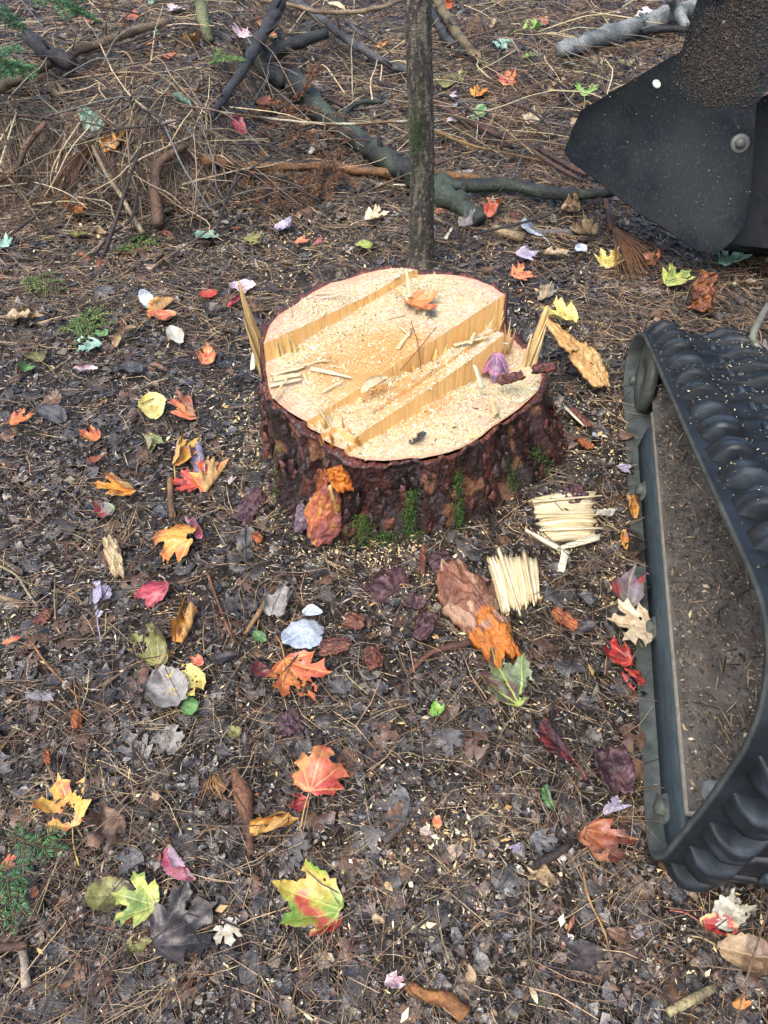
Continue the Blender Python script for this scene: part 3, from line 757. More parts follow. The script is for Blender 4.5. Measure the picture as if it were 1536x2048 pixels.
part("track_belt", mk("track_belt", Tp(V), F, M_RUBBER, cv))
# moulded tread lugs
nl = int(round(PER / .098))
for k in range(nl):
    s0 = k * PER / nl
    a, b = np.meshgrid(np.array([-1, -.93, -.86, -.78, -.4, 0, .4, .78, .86, .93, 1]), np.sort(np.concatenate([np.linspace(0, 1, 20), [.015, .03, .97, .985]])))
    sweep = .014 * np.sin(b * 2 * math.pi * 1.15 + .4)
    half = .027 - .006 * np.exp(-((b - .55) / .09) ** 2)
    sv = s0 + a * half + sweep
    h = np.clip((1 - np.abs(a)) / .2, 0, 1) ** .9 * np.clip((1 - np.abs(b * 2 - 1)) / .07, 0, 1) ** .8
    h = h * (.027 * np.exp(-((b - .17) / .13) ** 4) + .023 * np.exp(-((b - .80) / .17) ** 4) + .010) - .002 + .006 * (fbm(a * 1.5 + k * 5, b * 7 + k, 31, 3) - .5) * np.clip((1 - np.abs(a)) / .3, 0, 1)
    q = spos(sv) + snrm(sv) * h[..., None]
    V = np.stack([q[..., 0], .016 + b * (BW - .034), q[..., 1]], -1).reshape(-1, 3)
    cl = np.tile(rub * .85, (len(V), 1)) * (1 + 2.6 * sstep((fbm(a * 2 + k * 3, b * 9, 33, 3) - .48) / .2).reshape(-1, 1) * np.clip(h / .03, 0, 1).reshape(-1, 1))
    part("tread_lug", mk("tread_lug", Tp(V), grid_faces(11, 24), M_RUBBER, cl, smooth=True))
    S = Shape()
    for e in (-.012, .012):
        f = lambda V, e=e, s0=s0: Tp(np.stack([(spos(s0 + .05 + V[:, 0]) + snrm(s0 + .05 + V[:, 0]) * V[:, 2:3])[:, 0], V[:, 1], (spos(s0 + .05 + V[:, 0]) + snrm(s0 + .05 + V[:, 0]) * V[:, 2:3])[:, 1]], -1))
        S.box((-.017, .165 + e - .005, -.004), (.017, .165 + e + .005, .011), f, .003, lin((58, 68, 76)))
    part("centre_lug", S.mesh("centre_lug", M_RUBBER))
# side rail with bolts, idler cheek, roller wheel, top cover with soil
S = Shape()
n = 24; tt = np.linspace(-.005, 1.05, n)
secr = [(.030, .012), (.034, .05), (.039, .080), (.045, .086), (.058, .086), (.058, .012)]
V = np.array([(t_, wv, z_) for t_ in tt for wv, z_ in secr]); F = np.vstack([grid_faces(6, n, True)])
V2 = np.array([(tt[0], .046, .05), (tt[-1], .046, .05)]); k = len(V)
F3 = np.array([(k, (i + 1) % 6, i) for i in range(6)] + [(k + 1, k - 6 + i, k - 6 + (i + 1) % 6) for i in range(6)])
# rounded near end
V[:6, 2] = .04 + (V[:6, 2] - .04) * .75
S.add(Tp(np.vstack([V, V2])), [F, F3], lin((62, 74, 78)))
rail = part("side_rail", S.mesh("side_rail", M_STEEL))
def bolt(name, c, nrm, r, h, parent=None, washer=True, col=(96, 100, 92), label=None):
    nrm = Vector(nrm).normalized(); A = nrm.orthogonal().normalized(); B = nrm.cross(A); c = Vector(c)
    S = Shape()
    def disc(r0, r1, h0, h1, m):
        a = np.arange(m) * 2 * math.pi / m; V = []
        for rr, hh in ((r0, h0), (r0, h0 + (h1 - h0) * .75), (r1, h1)):
            V += [tuple(c + A * (math.cos(q) * rr) + B * (math.sin(q) * rr) + nrm * hh) for q in a]
        V.append(tuple(c + nrm * h1)); i = np.arange(m)
        S.add(V, [grid_faces(m, 3, True), np.stack([np.full(m, 3 * m), 2 * m + i, 2 * m + (i + 1) % m], 1)], lin(col))
    if washer: disc(r * 1.7, r * 1.6, -.002, .003, 20)
    disc(r, r * .85, .0, h, 6)
    o = part(name, S.mesh(name, M_METAL), label); return o
LFT = -TN + np.array([0, 0, .35])
for px, py in ((1265, 747), (1257, 805), (1285, 982), (1304, 1257), (1327, 1619)):
    t_, z_ = tpx(px, py, .03); bolt("bolt", Tp([(t_, .031, max(.03, z_))])[0], LFT, .016, .016)
def disc_shape(t0, z0, r, w0, w1, col, m=40, hub=.3):
    S = Shape(); a = np.arange(m) * 2 * math.pi / m; V = []
    for rr, wv in ((0.001, w0 + .01), (r * hub, w0 + .01), (r * hub, w0), (r * .93, w0), (r, w0 + .008), (r, w1), (.001, w1)):
        V += [(t0 + math.cos(q) * rr, wv, z0 + math.sin(q) * rr) for q in a]
    S.add(Tp(V), grid_faces(m, 7, True), lin(col)); return S
part("idler_cheek", disc_shape(1.235, .11, .098, .026, .05, (86, 92, 84)).mesh("idler_cheek", M_METAL))
part("idler_wheel", disc_shape(1.235, .122, .105, .09, .22, (60, 62, 58)).mesh("idler_wheel", M_METAL))
part("roller_wheel", disc_shape(.035, .115, .055, .07, .24, (150, 154, 150)).mesh("roller_wheel", M_METAL))
S = Shape()
f = lambda V: Tp(np.stack([V[:, 0], V[:, 1], V[:, 2] + .086 + (V[:, 1] - .04) * .45], -1))
S.box((.035, .046, -.006), (1.10, .285, .008), f, .003, lin((146, 140, 124)))
part("cover_panel", S.mesh("cover_panel", M_METAL))
a, b = np.meshgrid(np.linspace(.04, 1.2, 260), np.linspace(.05, .285, 60))
z = .086 + (b - .04) * .45 + .0085 + .016 * fbm(a * 7, b * 9, 91, 4) * sstep((b - .05) / .02) + .006 * (fbm(a * 60, b * 60, 92, 3) - .5) * sstep((b - .05) / .02)
z = z + .03 * sstep((a - .95) / .15) * sstep((b - .05) / .05)
V = np.stack([a, b, z], -1).reshape(-1, 3); soil = lin((110, 103, 93), .66)
part("caked_soil", mk("caked_soil", Tp(V), grid_faces(260, 60), M_CRUMB, np.tile(soil, (len(V), 1)) * (.3 + 1.4 * fbm(a * 36, b * 36, 93, 4)).reshape(-1, 1), smooth=True), kind="stuff")
k = 14000; q = np.stack([rng.uniform(.05, 1.15, k), rng.uniform(.052, .28, k)], 1)
zz = .086 + (q[:, 1] - .04) * .45 + .016 + .03 * sstep((q[:, 0] - .95) / .15)
P = Tp(np.stack([q[:, 0], q[:, 1], zz], 1))
V, F, C = grains(P, np.exp(rng.normal(math.log(.0021), .45, k)), pick(k, [((112, 104, 94), 40), ((84, 76, 68), 30), ((128, 118, 106), 14), ((176, 154, 120), 6), ((220, 202, 168), 3)]), .5, .006, long=2.4)
part("soil_crumb", mk("soil_crumb", V, F, M_CRUMB, C), kind="stuff")
# chips and fibres in the soil
k = 420; q = np.stack([rng.uniform(.06, 1.2, k), .055 + .22 * rng.beta(1.6, 1.1, k)], 1); q[:80, 0] = rng.uniform(.9, 1.15, 80)
P = Tp(np.stack([q[:, 0], q[:, 1], .11 + (q[:, 1] - .04) * .45 + .03 * sstep((q[:, 0] - .95) / .15)], 1))
S = Shape()
for i in range(k):
    l_ = rng.uniform(.012, .05); a0 = rng.uniform(0, 6.28); dv = np.array([math.cos(a0), math.sin(a0), rng.normal(.12, .2)])
    V, F = tube([P[i] - dv * l_ / 2, P[i] + np.array([0, 0, .002]), P[i] + dv * l_ / 2], [.0009, .0016, .0006], 4)
    S.add(V, F, lin([(150, 126, 96), (104, 88, 70), (196, 172, 130), (70, 58, 50)][i % 4]))
part("wood_fibre", S.mesh("wood_fibre", M_TWIG), kind="stuff")
# pale dust speckled over the belt
k = 2000; sv = rng.uniform(cum[9], cum[16], k); wv = rng.uniform(.01, .29, k); q = spos(sv) + snrm(sv) * .012
keepd = rng.random(k) < .25 + .75 * sstep((fbm(sv * 9, wv * 14, 95, 3) - .45) / .15)
q, wv = q[keepd], wv[keepd]
# rest each grain on the lug or belt under it
ss = sv[keepd]; ph = np.mod(ss / PER * nl + .5, 1) - .5; bb = (wv - .016) / (BW - .034)
aa = np.clip((ph * PER / nl - .014 * np.sin(bb * 2 * math.pi * 1.15 + .4)) / .034, -1, 1)
hh = np.clip((1 - np.abs(aa)) / .2, 0, 1) ** .9 * np.clip((1 - np.abs(bb * 2 - 1)) / .07, 0, 1) ** .8 * (.027 * np.exp(-((bb - .17) / .13) ** 4) + .023 * np.exp(-((bb - .80) / .17) ** 4) + .010)
q = spos(ss) + snrm(ss) * (hh + .0005)[:, None]
P = Tp(np.stack([q[:, 0], wv, q[:, 1]], 1)); n = len(P)
V, F, C = grains(P, np.exp(rng.normal(math.log(.0010), .45, n)), pick(n, DUST + [((120, 110, 96), 90)]), .6, 0, long=2)
part("belt_dust", mk("belt_dust", V, F, M_CHIP, C), kind="stuff")
# splintered white fibre stuck beside the belt
for px, py, l_, a0 in ((1462, 1312, .1, -1.0), (1478, 1345, .09, -1.3), (1490, 1330, .075, -1.15), (1470, 1330, .05, -.6)):
    t_, z_ = tpx(px, py, .2); o = part("wood_sliver", splinter_mesh("wood_sliver", l_, .008, .003, (232, 218, 186), .1, .2))
    o.matrix_parent_inverse = Matrix.Identity(4); 
    orient(o, Tp([(t_, .2, .225)])[0] - TB, tuple(TN * math.cos(a0) + TD * math.sin(a0) + np.array([0, 0, .12])))
# chassis behind the frame edge
S = Shape(); S.box((.15, .36, .16), (1.25, .95, .55), Tp, .03, lin((40, 42, 42))); S.box((.25, .42, .55), (.95, .9, .85), Tp, .03, lin((48, 50, 48)))
part("chassis", S.mesh("chassis", M_STEEL))
S = Shape(); S.box((.4, .2, .2), (.7, .40, .3), Tp, .01, lin((40, 42, 42))); part("axle_housing", S.mesh("axle_housing", M_STEEL))
# guard plate ahead of the track
PN = Vector((-.22, -.80, .56)).normalized(); PN = np.array(PN)
P0 = atz(np.array(1420.), np.array(502.), .13)
def onplate(px, py, h=0.0):
    v = ray(px, py); o = np.array([0, 0, CAM_H]) ; s_ = ((P0 - o) @ PN) / (v @ PN); return o + s_[..., None] * v + PN * h
out = [(1161, 221), (1270, 156), (1377, 92), (1402, 58), (1435, 23), (1450, -60), (1690, -60), (1690, 60), (1560, 150), (1513, 207), (1509, 270), (1506, 321), (1500, 390), (1489, 451), (1468, 478), (1445, 500), (1420, 504), (1395, 502), (1370, 484), (1330, 457), (1282, 429), (1246, 402), (1208, 372), (1180, 350), (1142, 322), (1128, 303), (1143, 262)]
PL = np.array([onplate(np.array(float(a)), np.array(float(b))) for a, b in out])
# a slight bow across the sheet
ctr = PL.mean(0)
def slab(PL, nrm, th_, name, mat, col):
    n = len(PL); res = geometry.delaunay_2d_cdt([Vector((float((p - ctr) @ E1), float((p - ctr) @ E2))) for p in PL], [(i, (i + 1) % n) for i in range(n)], [], 1, 1e-6)
    vv, ff = res[0], res[2]
    top = np.array([ctr + E1 * v.x + E2 * v.y + nrm * float((PL[0] - ctr) @ nrm) for v in vv]); m = len(top)
    F3 = np.array([list(f) for f in ff]); back = top - nrm * th_
    order = np.arange(n); o2 = np.roll(order, -1)
    fs = np.stack([order, order + m, o2 + m, o2], 1)
    return mk(name, np.vstack([top, back]), [np.vstack([F3, F3[:, ::-1] + m]), fs], mat, np.tile(lin(col), (2 * m, 1)))
E1 = np.cross([0, 0, 1.], PN); E1 /= np.linalg.norm(E1); E2 = np.cross(PN, E1)
def mat_guard():
    m, t, b = new_mat("scuffed_rubber_sheet", .7, .18)
    v = coords(t); n1 = noise(t, v, 4, 5); n2 = noise(t, v, 380, 2, .5); n3 = noise(t, coords(t, (60, 60, 4)), 2.5, 4)
    c = mixc(t, mapr(t, n1, .42, .68, 0, .8), lin((20, 26, 32)), lin((46, 51, 50)))
    c = mixc(t, mapr(t, n3, .55, .7, 0, .35), c, lin((78, 84, 80)))
    c = mixc(t, mapr(t, n2, .74, .78, 0, .5), c, lin((150, 140, 118)))
    L(t, c, b.inputs["Base Color"]); L(t, mapr(t, n1, .4, .65, .6, .8), b.inputs["Roughness"]); bump(t, b, n3, .15, .003)
    return m
M_GUARD = mat_guard()
guard = part("guard_plate", slab(PL, PN, .012, "guard_plate", M_GUARD, (40, 46, 48)))
bolt("guard_bolt", onplate(np.array(1480.), np.array(287.)), PN, .017, .016, col=(70, 71, 66), label="steel bolt and washer at the guard's right edge")
# white clip
S = Shape(); a = np.arange(12) * 2 * math.pi / 12; c0 = onplate(np.array(1313.), np.array(169.)); ax = E1 * .8 - E2 * .55; bx = np.cross(PN, ax)
V = [c0 + ax * math.cos(q) * .015 * k2 + bx * math.sin(q) * .011 * k2 + PN * hh for k2, hh in ((1, 0), (1, .006), (.75, .010), (.7, .007)) for q in a] + [c0 + PN * .0065]
S.add(V, [grid_faces(12, 4, True), np.array([(48, 36 + i, 36 + (i + 1) % 12) for i in range(12)])], lin((225, 222, 212)))
part("plastic_clip", S.mesh("plastic_clip", M_METAL), "small white clip near the guard's upper edge")
# soil heaped on the guard
poly = [(1377, 98), (1400, 64), (1440, 24), (1470, -40), (1560, -40), (1600, 60), (1520, 120), (1490, 190), (1440, 208), (1400, 190), (1365, 140)]
def inpoly(x, y, P):
    c = np.zeros(x.shape, bool); n = len(P)
    for i in range(n):
        x0, y0 = P[i]; x1, y1 = P[(i + 1) % n]
        hit = ((y0 > y) != (y1 > y)) & (x < (x1 - x0) * (y - y0) / (y1 - y0 + 1e-12) + x0); c ^= hit
    return c
k = 60000; qx = rng.uniform(1340, 1620, k); qy = rng.uniform(-50, 215, k)
ok = inpoly(qx + rng.normal(0, 20, k), qy + rng.normal(0, 20, k), poly) & (rng.random(k) < .35 + .65 * sstep((fbm(qx / 60, qy / 60, 97, 3) - .35) / .2))
P = onplate(qx[ok], qy[ok]) + PN * rng.uniform(0, .006, ok.sum())[:, None]; n = len(P)
V, F, C = grains(P, np.exp(rng.normal(math.log(.0017), .4, n)), pick(n, [((74, 67, 60), 40), ((54, 48, 44), 35), ((92, 84, 75), 10)]), .8, 0, long=1.6)
part("guard_soil", mk("guard_soil", V, F, M_CRUMB, C), kind="stuff")
# a few pale flecks
k = 110; P = onplate(rng.uniform(1180, 1500, k), rng.uniform(180, 470, k)); px_ = rng.uniform(1180, 1500, k); py_ = rng.uniform(150, 480, k)
okk = inpoly(px_, py_, out); P = onplate(px_[okk], py_[okk]); n = len(P)
V, F, C = grains(P, np.full(n, .0014), pick(n, DUST + [((120, 120, 110), 60)]), .5, .001); part("guard_fleck", mk("guard_fleck", V, F, M_CHIP, C), kind="stuff")
# rear sheet, inner housing and arm
S = Shape()
bk = [(1366, 97), (1377, 60), (1399, -10), (1412, -80), (1700, -80), (1700, 100), (1440, 110)]
B3 = np.array([onplate(np.array(float(a)), np.array(float(b)), -.05) for a, b in bk])
part("rear_guard", slab(B3, PN, .010, "rear_guard", M_GUARD, (60, 66, 62)), "second sheet standing behind the guard plate")
hb = [(1512, 190), (1700, 120), (1700, 500), (1560, 494), (1470, 484), (1494, 452), (1506, 330)]
H3 = np.array([onplate(np.array(float(a)), np.array(float(b)), -.06) for a, b in hb])
part("cutter_housing", slab(H3, PN, .25, "cutter_housing", M_STEEL, (26, 27, 27)))
pA = onplate(np.array(1640.), np.array(250.), -.15); pB = Tp([(1.1, .6, .45)])[0]
V, F = tube(spline([pA, pA + np.array([.1, -.15, .15]), pB + np.array([.1, .25, .15]), pB], 14), .06, 12); S = Shape(); S.add(V, F, lin((44, 46, 46))); part("boom_arm", S.mesh("boom_arm", M_STEEL, True))
V, F = tube(spline([atz(np.array(1536.), np.array(610.), .3), atz(np.array(1508.), np.array(665.), .3), atz(np.array(1512.), np.array(690.), .28), atz(np.array(1545.), np.array(735.), .26)], 14), .009, 10)
S = Shape(); S.add(V, F, lin((120, 122, 108))); part("hydraulic_hose", S.mesh("hydraulic_hose", M_METAL, True))

# ------------------------------------------------------------------ young tree behind the stump
tb = at(np.array(842.), np.array(528.)); tree = thing("young_tree", "slender dark trunk of a young tree standing right behind the stump", "tree", tuple(tb))
nz, nth = 520, 64
zz = np.linspace(-.05, 2.6, nz); th2 = np.arange(nth) * 2 * math.pi / nth
A, Zt = np.meshgrid(th2, zz)
rr = .0405 - .0045 * np.clip(Zt, 0, 3) / 1 + .02 * np.exp(-np.clip(Zt + .02, 0, 9) / .05)
rr = rr + .0035 * (fbm(np.cos(A) * 3 + 5, Zt * 30 + np.sin(A) * 3, 201, 4) - .5) + .006 * (fbm(np.cos(A) * 8 + 5, Zt * 110 + np.sin(A) * 8, 203, 3) - .5)
xc = -.042 * Zt + .006 * np.sin(Zt * 5); yc = .01 * np.sin(Zt * 4)
V = np.stack([xc + rr * np.cos(A), yc + rr * np.sin(A), Zt], -1).reshape(-1, 3)
t1 = fbm(np.cos(A) * 4 + 5, Zt * 12 + np.sin(A) * 4, 205, 4); t2 = fbm(np.cos(A) * 5 + 9, Zt * 60 + np.sin(A) * 5, 206, 3)
c = lin((74, 66, 60)) * np.ones((nz, nth, 1)); c = c * (.4 + 1.15 * t2[..., None]); spk = sstep((fbm(np.cos(A) * 9 + 9, Zt * 80 + np.sin(A) * 9, 216, 2) - .68) / .05)[..., None]; c = c * (1 - spk) + lin((150, 138, 116)) * spk
k_ = (sstep((t1 - .55) / .08) * .7)[..., None]; c = c * (1 - k_) + lin((132, 124, 106)) * k_
k_ = (sstep((fbm(np.cos(A) * 3 + 2, Zt * 5 + np.sin(A) * 3, 207, 4) - .58) / .08) * .45)[..., None]; c = c * (1 - k_) + lin((62, 64, 48)) * k_
M_TRUNK = col_mat("trunk_bark", (.45, .75), 90, .5, 1.5, .9, .006, stretch=(1, 1, 2.2))
link("trunk", mk("trunk", V, grid_faces(nth, nz, True), M_TRUNK, c.reshape(-1, 3), smooth=True), tree)
P, Nn = [], []
for zc, ac, n_, sz, sa in ((.46, -2.0, 900, .045, .35), (.30, -1.2, 120, .05, .4), (.62, -1.7, 150, .06, .4), (.1, -2.1, 160, .04, .5), (.36, -2.2, 200, .04, .3)):
    for _ in range(n_):
        z = zc + rng.normal(0, sz); a = ac + rng.normal(0, sa); r = .0405 - .0045 * z + .001
        P.append((-.042 * z + r * math.cos(a), r * math.sin(a), z)); Nn.append((math.cos(a), math.sin(a), .2))
P, Nn = np.array(P), np.array(Nn); n = len(P)
dirv = Nn + rng.normal(0, .5, (n, 3)); dirv /= np.linalg.norm(dirv, axis=1)[:, None]; s1 = np.cross(dirv, rng.normal(0, 1, (n, 3))); s1 /= np.linalg.norm(s1, axis=1)[:, None]; s2 = np.cross(dirv, s1)
V = np.stack([P + s1 * .0012, P - s1 * .0006 + s2 * .0012, P - s1 * .0006 - s2 * .0012, P + dirv * rng.uniform(.003, .008, (n, 1))], 1)
F = (np.array([(0, 1, 3), (1, 2, 3), (2, 0, 3)])[None] + (np.arange(n) * 4)[:, None, None]).reshape(-1, 3)
link("moss", mk("moss", V.reshape(-1, 3), F, M_GREEN, np.repeat(pick(n, [((56, 84, 36), 4), ((44, 62, 32), 4), ((80, 104, 52), 2)]), 4, 0)), tree, kind="stuff")
for z, a, ln_ in ((1.25, -1.9, .5), (1.7, .2, .7), (2.05, 2.4, .7), (2.3, -.6, .5)):
    pts = [np.array([-.042 * z, 0, z]) + np.array([math.cos(a), math.sin(a), .35]) * q for q in (0, ln_ * .5, ln_)]
    S = Shape(); S.add(*tube(spline(pts, 8), np.linspace(.008, .002, 8), 6), lin((66, 54, 46))); link("limb", S.mesh("limb", M_TWIG), tree)

# ------------------------------------------------------------------ fallen branches and sticks
def stick(name, label, cat, pts, rpx, col, col2=None, group=None, forks=(), sides=10, rough=.16, mat=None, knots=0, span=False):
    """pts: (px,py,height of its axis above ground); rpx: radius at each end in photograph pixels"""
    def build(pts, rpx, seed, o3=None):
        q = np.array([at(np.array(float(a)), np.array(float(b)), h) for a, b, h in pts])
        if span:                                     # reaches freely from one end to the other
            xy = np.array([(a, b) for a, b, _ in pts], float); t_ = np.concatenate([[0], np.cumsum(np.hypot(*np.diff(xy, axis=0).T))]); t_ /= t_[-1]
            dp = (q - np.array([0, 0, CAM_H])) @ FW; o0 = np.array([0, 0, CAM_H])
            q = np.array([o0 + ray(x_, y_) * ((dp[0] - .05) * (1 - f_) + (dp[-1] - .05) * f_) for (x_, y_), f_ in zip(xy, t_)])
        n = max(8, int(np.linalg.norm(np.diff(q, axis=0), axis=1).sum() / .022)); n = min(n, 120)
        P = spline(q, n)
        dep = (P - np.array([0, 0, CAM_H])) @ FW
        r0 = rpx[0] * dep[0] / FPX; r1 = rpx[1] * dep[-1] / FPX
        r = np.linspace(r0, r1, n) * (1 + .13 * (vnoise(np.arange(n) * .35, np.zeros(n) + seed, seed) - .5) * 2)
        if knots:
            for _ in range(knots): r = r * (1 + .35 * np.exp(-((np.arange(n) - rng.uniform(0, n)) / 1.2) ** 2))
        jit = rng.normal(0, 1, (n, 3)); jit = (np.roll(jit, 1, 0) + jit + np.roll(jit, -1, 0)) / 3; P = P + jit * r[:, None] * .16
        P[:, 2] = np.maximum(P[:, 2], g(P[:, 0], P[:, 1]) + r * .5)
        if r.mean() > .011 and n > 12:
            for _ in range(int(min(5, 1 + n / 14))):
                k = int(rng.integers(2, n - 3)); d = rng.normal(0, 1, 3); d[2] = abs(d[2]) * .7 + .15; tt_ = P[k + 1] - P[k]; tt_ /= np.linalg.norm(tt_); d -= tt_ * (d @ tt_) * .6; d /= np.linalg.norm(d)
                l_ = rng.uniform(.02, .09); stubs.append((P[k], P[k] + d * (l_ * .6 + r[k]), P[k] + d * (l_ + r[k]) + rng.normal(0, .006, 3), r[k] * rng.uniform(.16, .34)))
        V, F = tube(P, r, sides, rough, seed); c1 = lin(col); c2 = lin(col2 or col)
        t = sstep((fbm(V[:, 0] * 14 + seed, V[:, 1] * 14 + V[:, 2] * 14, seed, 3) - .42) / .18)[:, None]
        return V, F, c1 * (1 - t) + c2 * t
    seed = int(rng.integers(1, 9999)); stubs = []
    V, F, C = build(pts, rpx, seed); b0 = V.mean(0) * 1.0; b0[2] = V[:, 2].min()
    o = link(name, mk(name, V - b0, F, mat or M_TWIG, C, smooth=True), None, tuple(b0)); tag(o, label, cat, group)
    for s0_, s1_, s2_, r_ in stubs:
        V, F = tube([s0_ - b0, s1_ - b0, s2_ - b0], [r_, r_ * .8, r_ * .5], 6, .2, seed); S = Shape(); S.add(V, F, lin(col2 or col)); link("twig_stub", S.mesh("twig_stub", M_TWIG), o)
    stubs = []
    for fp, fr in forks:
        V, F, C = build(fp, fr, seed + 5); link("side_branch", mk("side_branch", V - b0, F, mat or M_TWIG, C, smooth=True), o)
    return o
MOSSY = ((66, 76, 62), (38, 40, 40)); GREYB = ((120, 124, 120), (62, 66, 66)); DARK = ((48, 46, 46), (32, 32, 32)); BROWN = ((104, 76, 54), (70, 52, 40)); TANW = ((158, 126, 88), (112, 86, 60)); OLIVE = ((104, 96, 66), (74, 70, 48))
stick("fallen_branch", "thick dark mossy fallen branch running behind the young trunk with a fork to the right", "branch", [(590, 160, .05), (650, 230, .05), (720, 282, .05), (790, 328, .05), (850, 365, .045), (915, 405, .04), (962, 442, .03)], (21, 15), *MOSSY, forks=[([(855, 368, .05), (925, 372, .06), (1015, 370, .05), (1110, 388, .05), (1165, 388, .05), (1228, 384, .06)], (14, 9)), ([(700, 268, .05), (690, 230, .09), (720, 205, .1), (770, 205, .06)], (6, 3))], sides=14, knots=3)
stick("fallen_branch", "straight light brown stick lying behind the young trunk below the mossy branch", "branch", [(408, 337, .05), (520, 334, .06), (640, 333, .05), (760, 345, .03), (880, 350, .03), (968, 360, .02)], (9, 8), (136, 98, 62), (96, 74, 52), knots=2)
stick("fallen_branch", "charcoal stick leaning up the bank, thicker at its upper end", "branch", [(420, 234, .03), (470, 165, .10), (510, 95, .16), (538, 45, .2), (562, -8, .24)], (8, 14), (62, 60, 60), (40, 40, 42))
stick("fallen_branch", "short dark crooked limb with a broken end beside the beige leaf at top", "branch", [(528, 125, .08), (552, 104, .10), (590, 88, .10), (652, 66, .10)], (16, 11), (52, 56, 54), (36, 38, 38), forks=[([(500, 90, .04), (520, 120, .05), (545, 150, .05), (570, 168, .03)], (19, 16))])
stick("fallen_branch", "long pale brown pole slanting across the top left corner", "branch", [(-30, 192, .05), (60, 147, .06), (130, 113, .07), (200, 86, .08), (260, 66, .08), (345, 44, .05)], (10, 7), (128, 108, 82), (84, 70, 54))
stick("fallen_branch", "short thick black limb under the fir foliage in the top left corner", "branch", [(52, 72, .1), (92, 103, .1), (146, 133, .07)], (12, 17), (36, 35, 36), (52, 50, 50))
stick("fallen_branch", "olive green pole standing into the ground at the top centre left", "branch", [(420, 84, .01), (408, 40, .08), (392, -20, .14)], (9, 14), (118, 122, 82), (92, 98, 66))
stick("fallen_branch", "long grey branch sloping down toward the young trunk from the top", "branch", [(552, -14, .1), (620, 22, .1), (690, 75, .09), (768, 124, .06), (822, 143, .04)], (9, 7), (84, 84, 84), (50, 52, 54), forks=[([(690, 40, .1), (720, 66, .09), (745, 82, .04)], (4, 2))])
stick("fallen_branch", "thin pale stick along the very top edge left of the trunk", "branch", [(520, -2, .15), (600, 14, .16), (640, 24, .16), (740, 20, .15), (812, -3, .15)], (4, 4), (150, 128, 98), (110, 92, 72))
stick("dead_twig", "thin lichen spotted twig crossing in front of the rust leaf by the mossy branch", "twig", [(440, 224, .1), (560, 240, .12), (690, 248, .14), (812, 242, .15)], (2.2, 2.6), (122, 96, 70), (186, 180, 156))
stick("fallen_branch", "grey smooth barked log lying at the top right beside the guard plate", "branch", [(1118, 102, .05), (1200, 76, .06), (1290, 48, .07), (1350, 26, .07), (1420, 8, .07)], (15, 17), (142, 146, 142), (92, 98, 96), forks=[([(1338, -10, .2), (1352, 15, .13), (1374, 55, .06)], (11, 8))], sides=14)
stick("fallen_branch", "thin dark stick below the grey log at the top right", "branch", [(1285, 64, .06), (1330, 58, .06), (1376, 60, .05)], (5, 7), *DARK)
stick("fallen_branch", "olive brown forked branch descending right of the young trunk's top", "branch", [(872, -8, .09), (902, 48, .08), (932, 92, .06), (978, 132, .03)], (11, 8), (120, 106, 76), (78, 68, 50))
stick("fallen_branch", "dark branch lying against the olive brown branch right of the trunk", "branch", [(862, 22, .05), (892, 72, .05), (912, 92, .04), (932, 108, .03)], (9, 9), (70, 74, 74), (44, 46, 48))
stick("fallen_branch", "long reddish brown vine stem reaching from the trunk to the guard plate", "branch", [(868, 203, .05), (930, 240, .05), (1000, 272, .05), (1060, 292, .05), (1120, 322, .04), (1175, 350, .03)], (5.5, 5), (92, 66, 54), (64, 48, 42), forks=[([(1050, 290, .05), (1100, 325, .04), (1165, 362, .03)], (4, 4))])
stick("dead_twig", "yellowish thin twig just below the reddish vine stem", "twig", [(870, 261, .04), (940, 290, .05), (1010, 306, .04), (1085, 322, .03)], (2.8, 2.4), (150, 120, 70), (104, 80, 54))
stick("fallen_branch", "bent brown stick standing out of the bank's needle thatch", "branch", [(316, 452, .01), (311, 385, .05), (314, 340, .07), (330, 318, .08), (372, 290, .05)], (11, 8), (98, 74, 56), (70, 54, 42), span=True)
stick("dead_twig", "pale broken stick poking down over the bank at left", "twig", [(185, 292, .06), (212, 345, .07), (242, 392, .05), (286, 466, .01)], (4, 5), (158, 142, 112), (120, 104, 84), span=True)
stick("fallen_branch", "curved brown root like stick at the left edge below the bank", "branch", [(-12, 368, .02), (36, 330, .06), (52, 292, .07), (92, 244, .04)], (7, 5), (112, 84, 64), (84, 62, 48), span=True)
stick("dead_twig", "thin dark upright twig rising below the bank at left", "twig", [(206, 512, .01), (232, 440, .09), (254, 372, .14), (276, 308, .18)], (4, 3), (64, 48, 46), (44, 36, 36), span=True)
stick("dead_twig", "dark slanting twig crossing the thin upright twig below the bank", "twig", [(190, 506, .01), (222, 470, .05), (262, 438, .07), (275, 385, .1)], (3, 2.5), (58, 46, 44), (44, 36, 36), span=True)
stick("dead_twig", "scaly brown twig lying across the foreground left of the folded orange leaf", "twig", [(466, 1536, .012), (482, 1580, .014), (497, 1640, .014), (501, 1712, .012)], (6, 8), (124, 84, 58), (84, 58, 44), knots=6)
stick("dead_twig", "curved reddish brown twig on the ground below the big bark slab", "twig", [(815, 1352, .012), (842, 1322, .016), (878, 1300, .016), (952, 1284, .014)], (4, 7), (110, 74, 56), (80, 56, 44), knots=2)
stick("dead_twig", "short grey stub of wood near the foreground's centre", "twig", [(766, 1682, .015), (790, 1664, .017), (818, 1638, .02)], (9, 8), (112, 100, 92), (80, 72, 66))
stick("dead_twig", "dark barked stub beside the brown leaf in front of the track", "twig", [(1070, 1732, .015), (1105, 1712, .018), (1140, 1688, .02)], (9, 8), (84, 72, 66), (56, 46, 42))
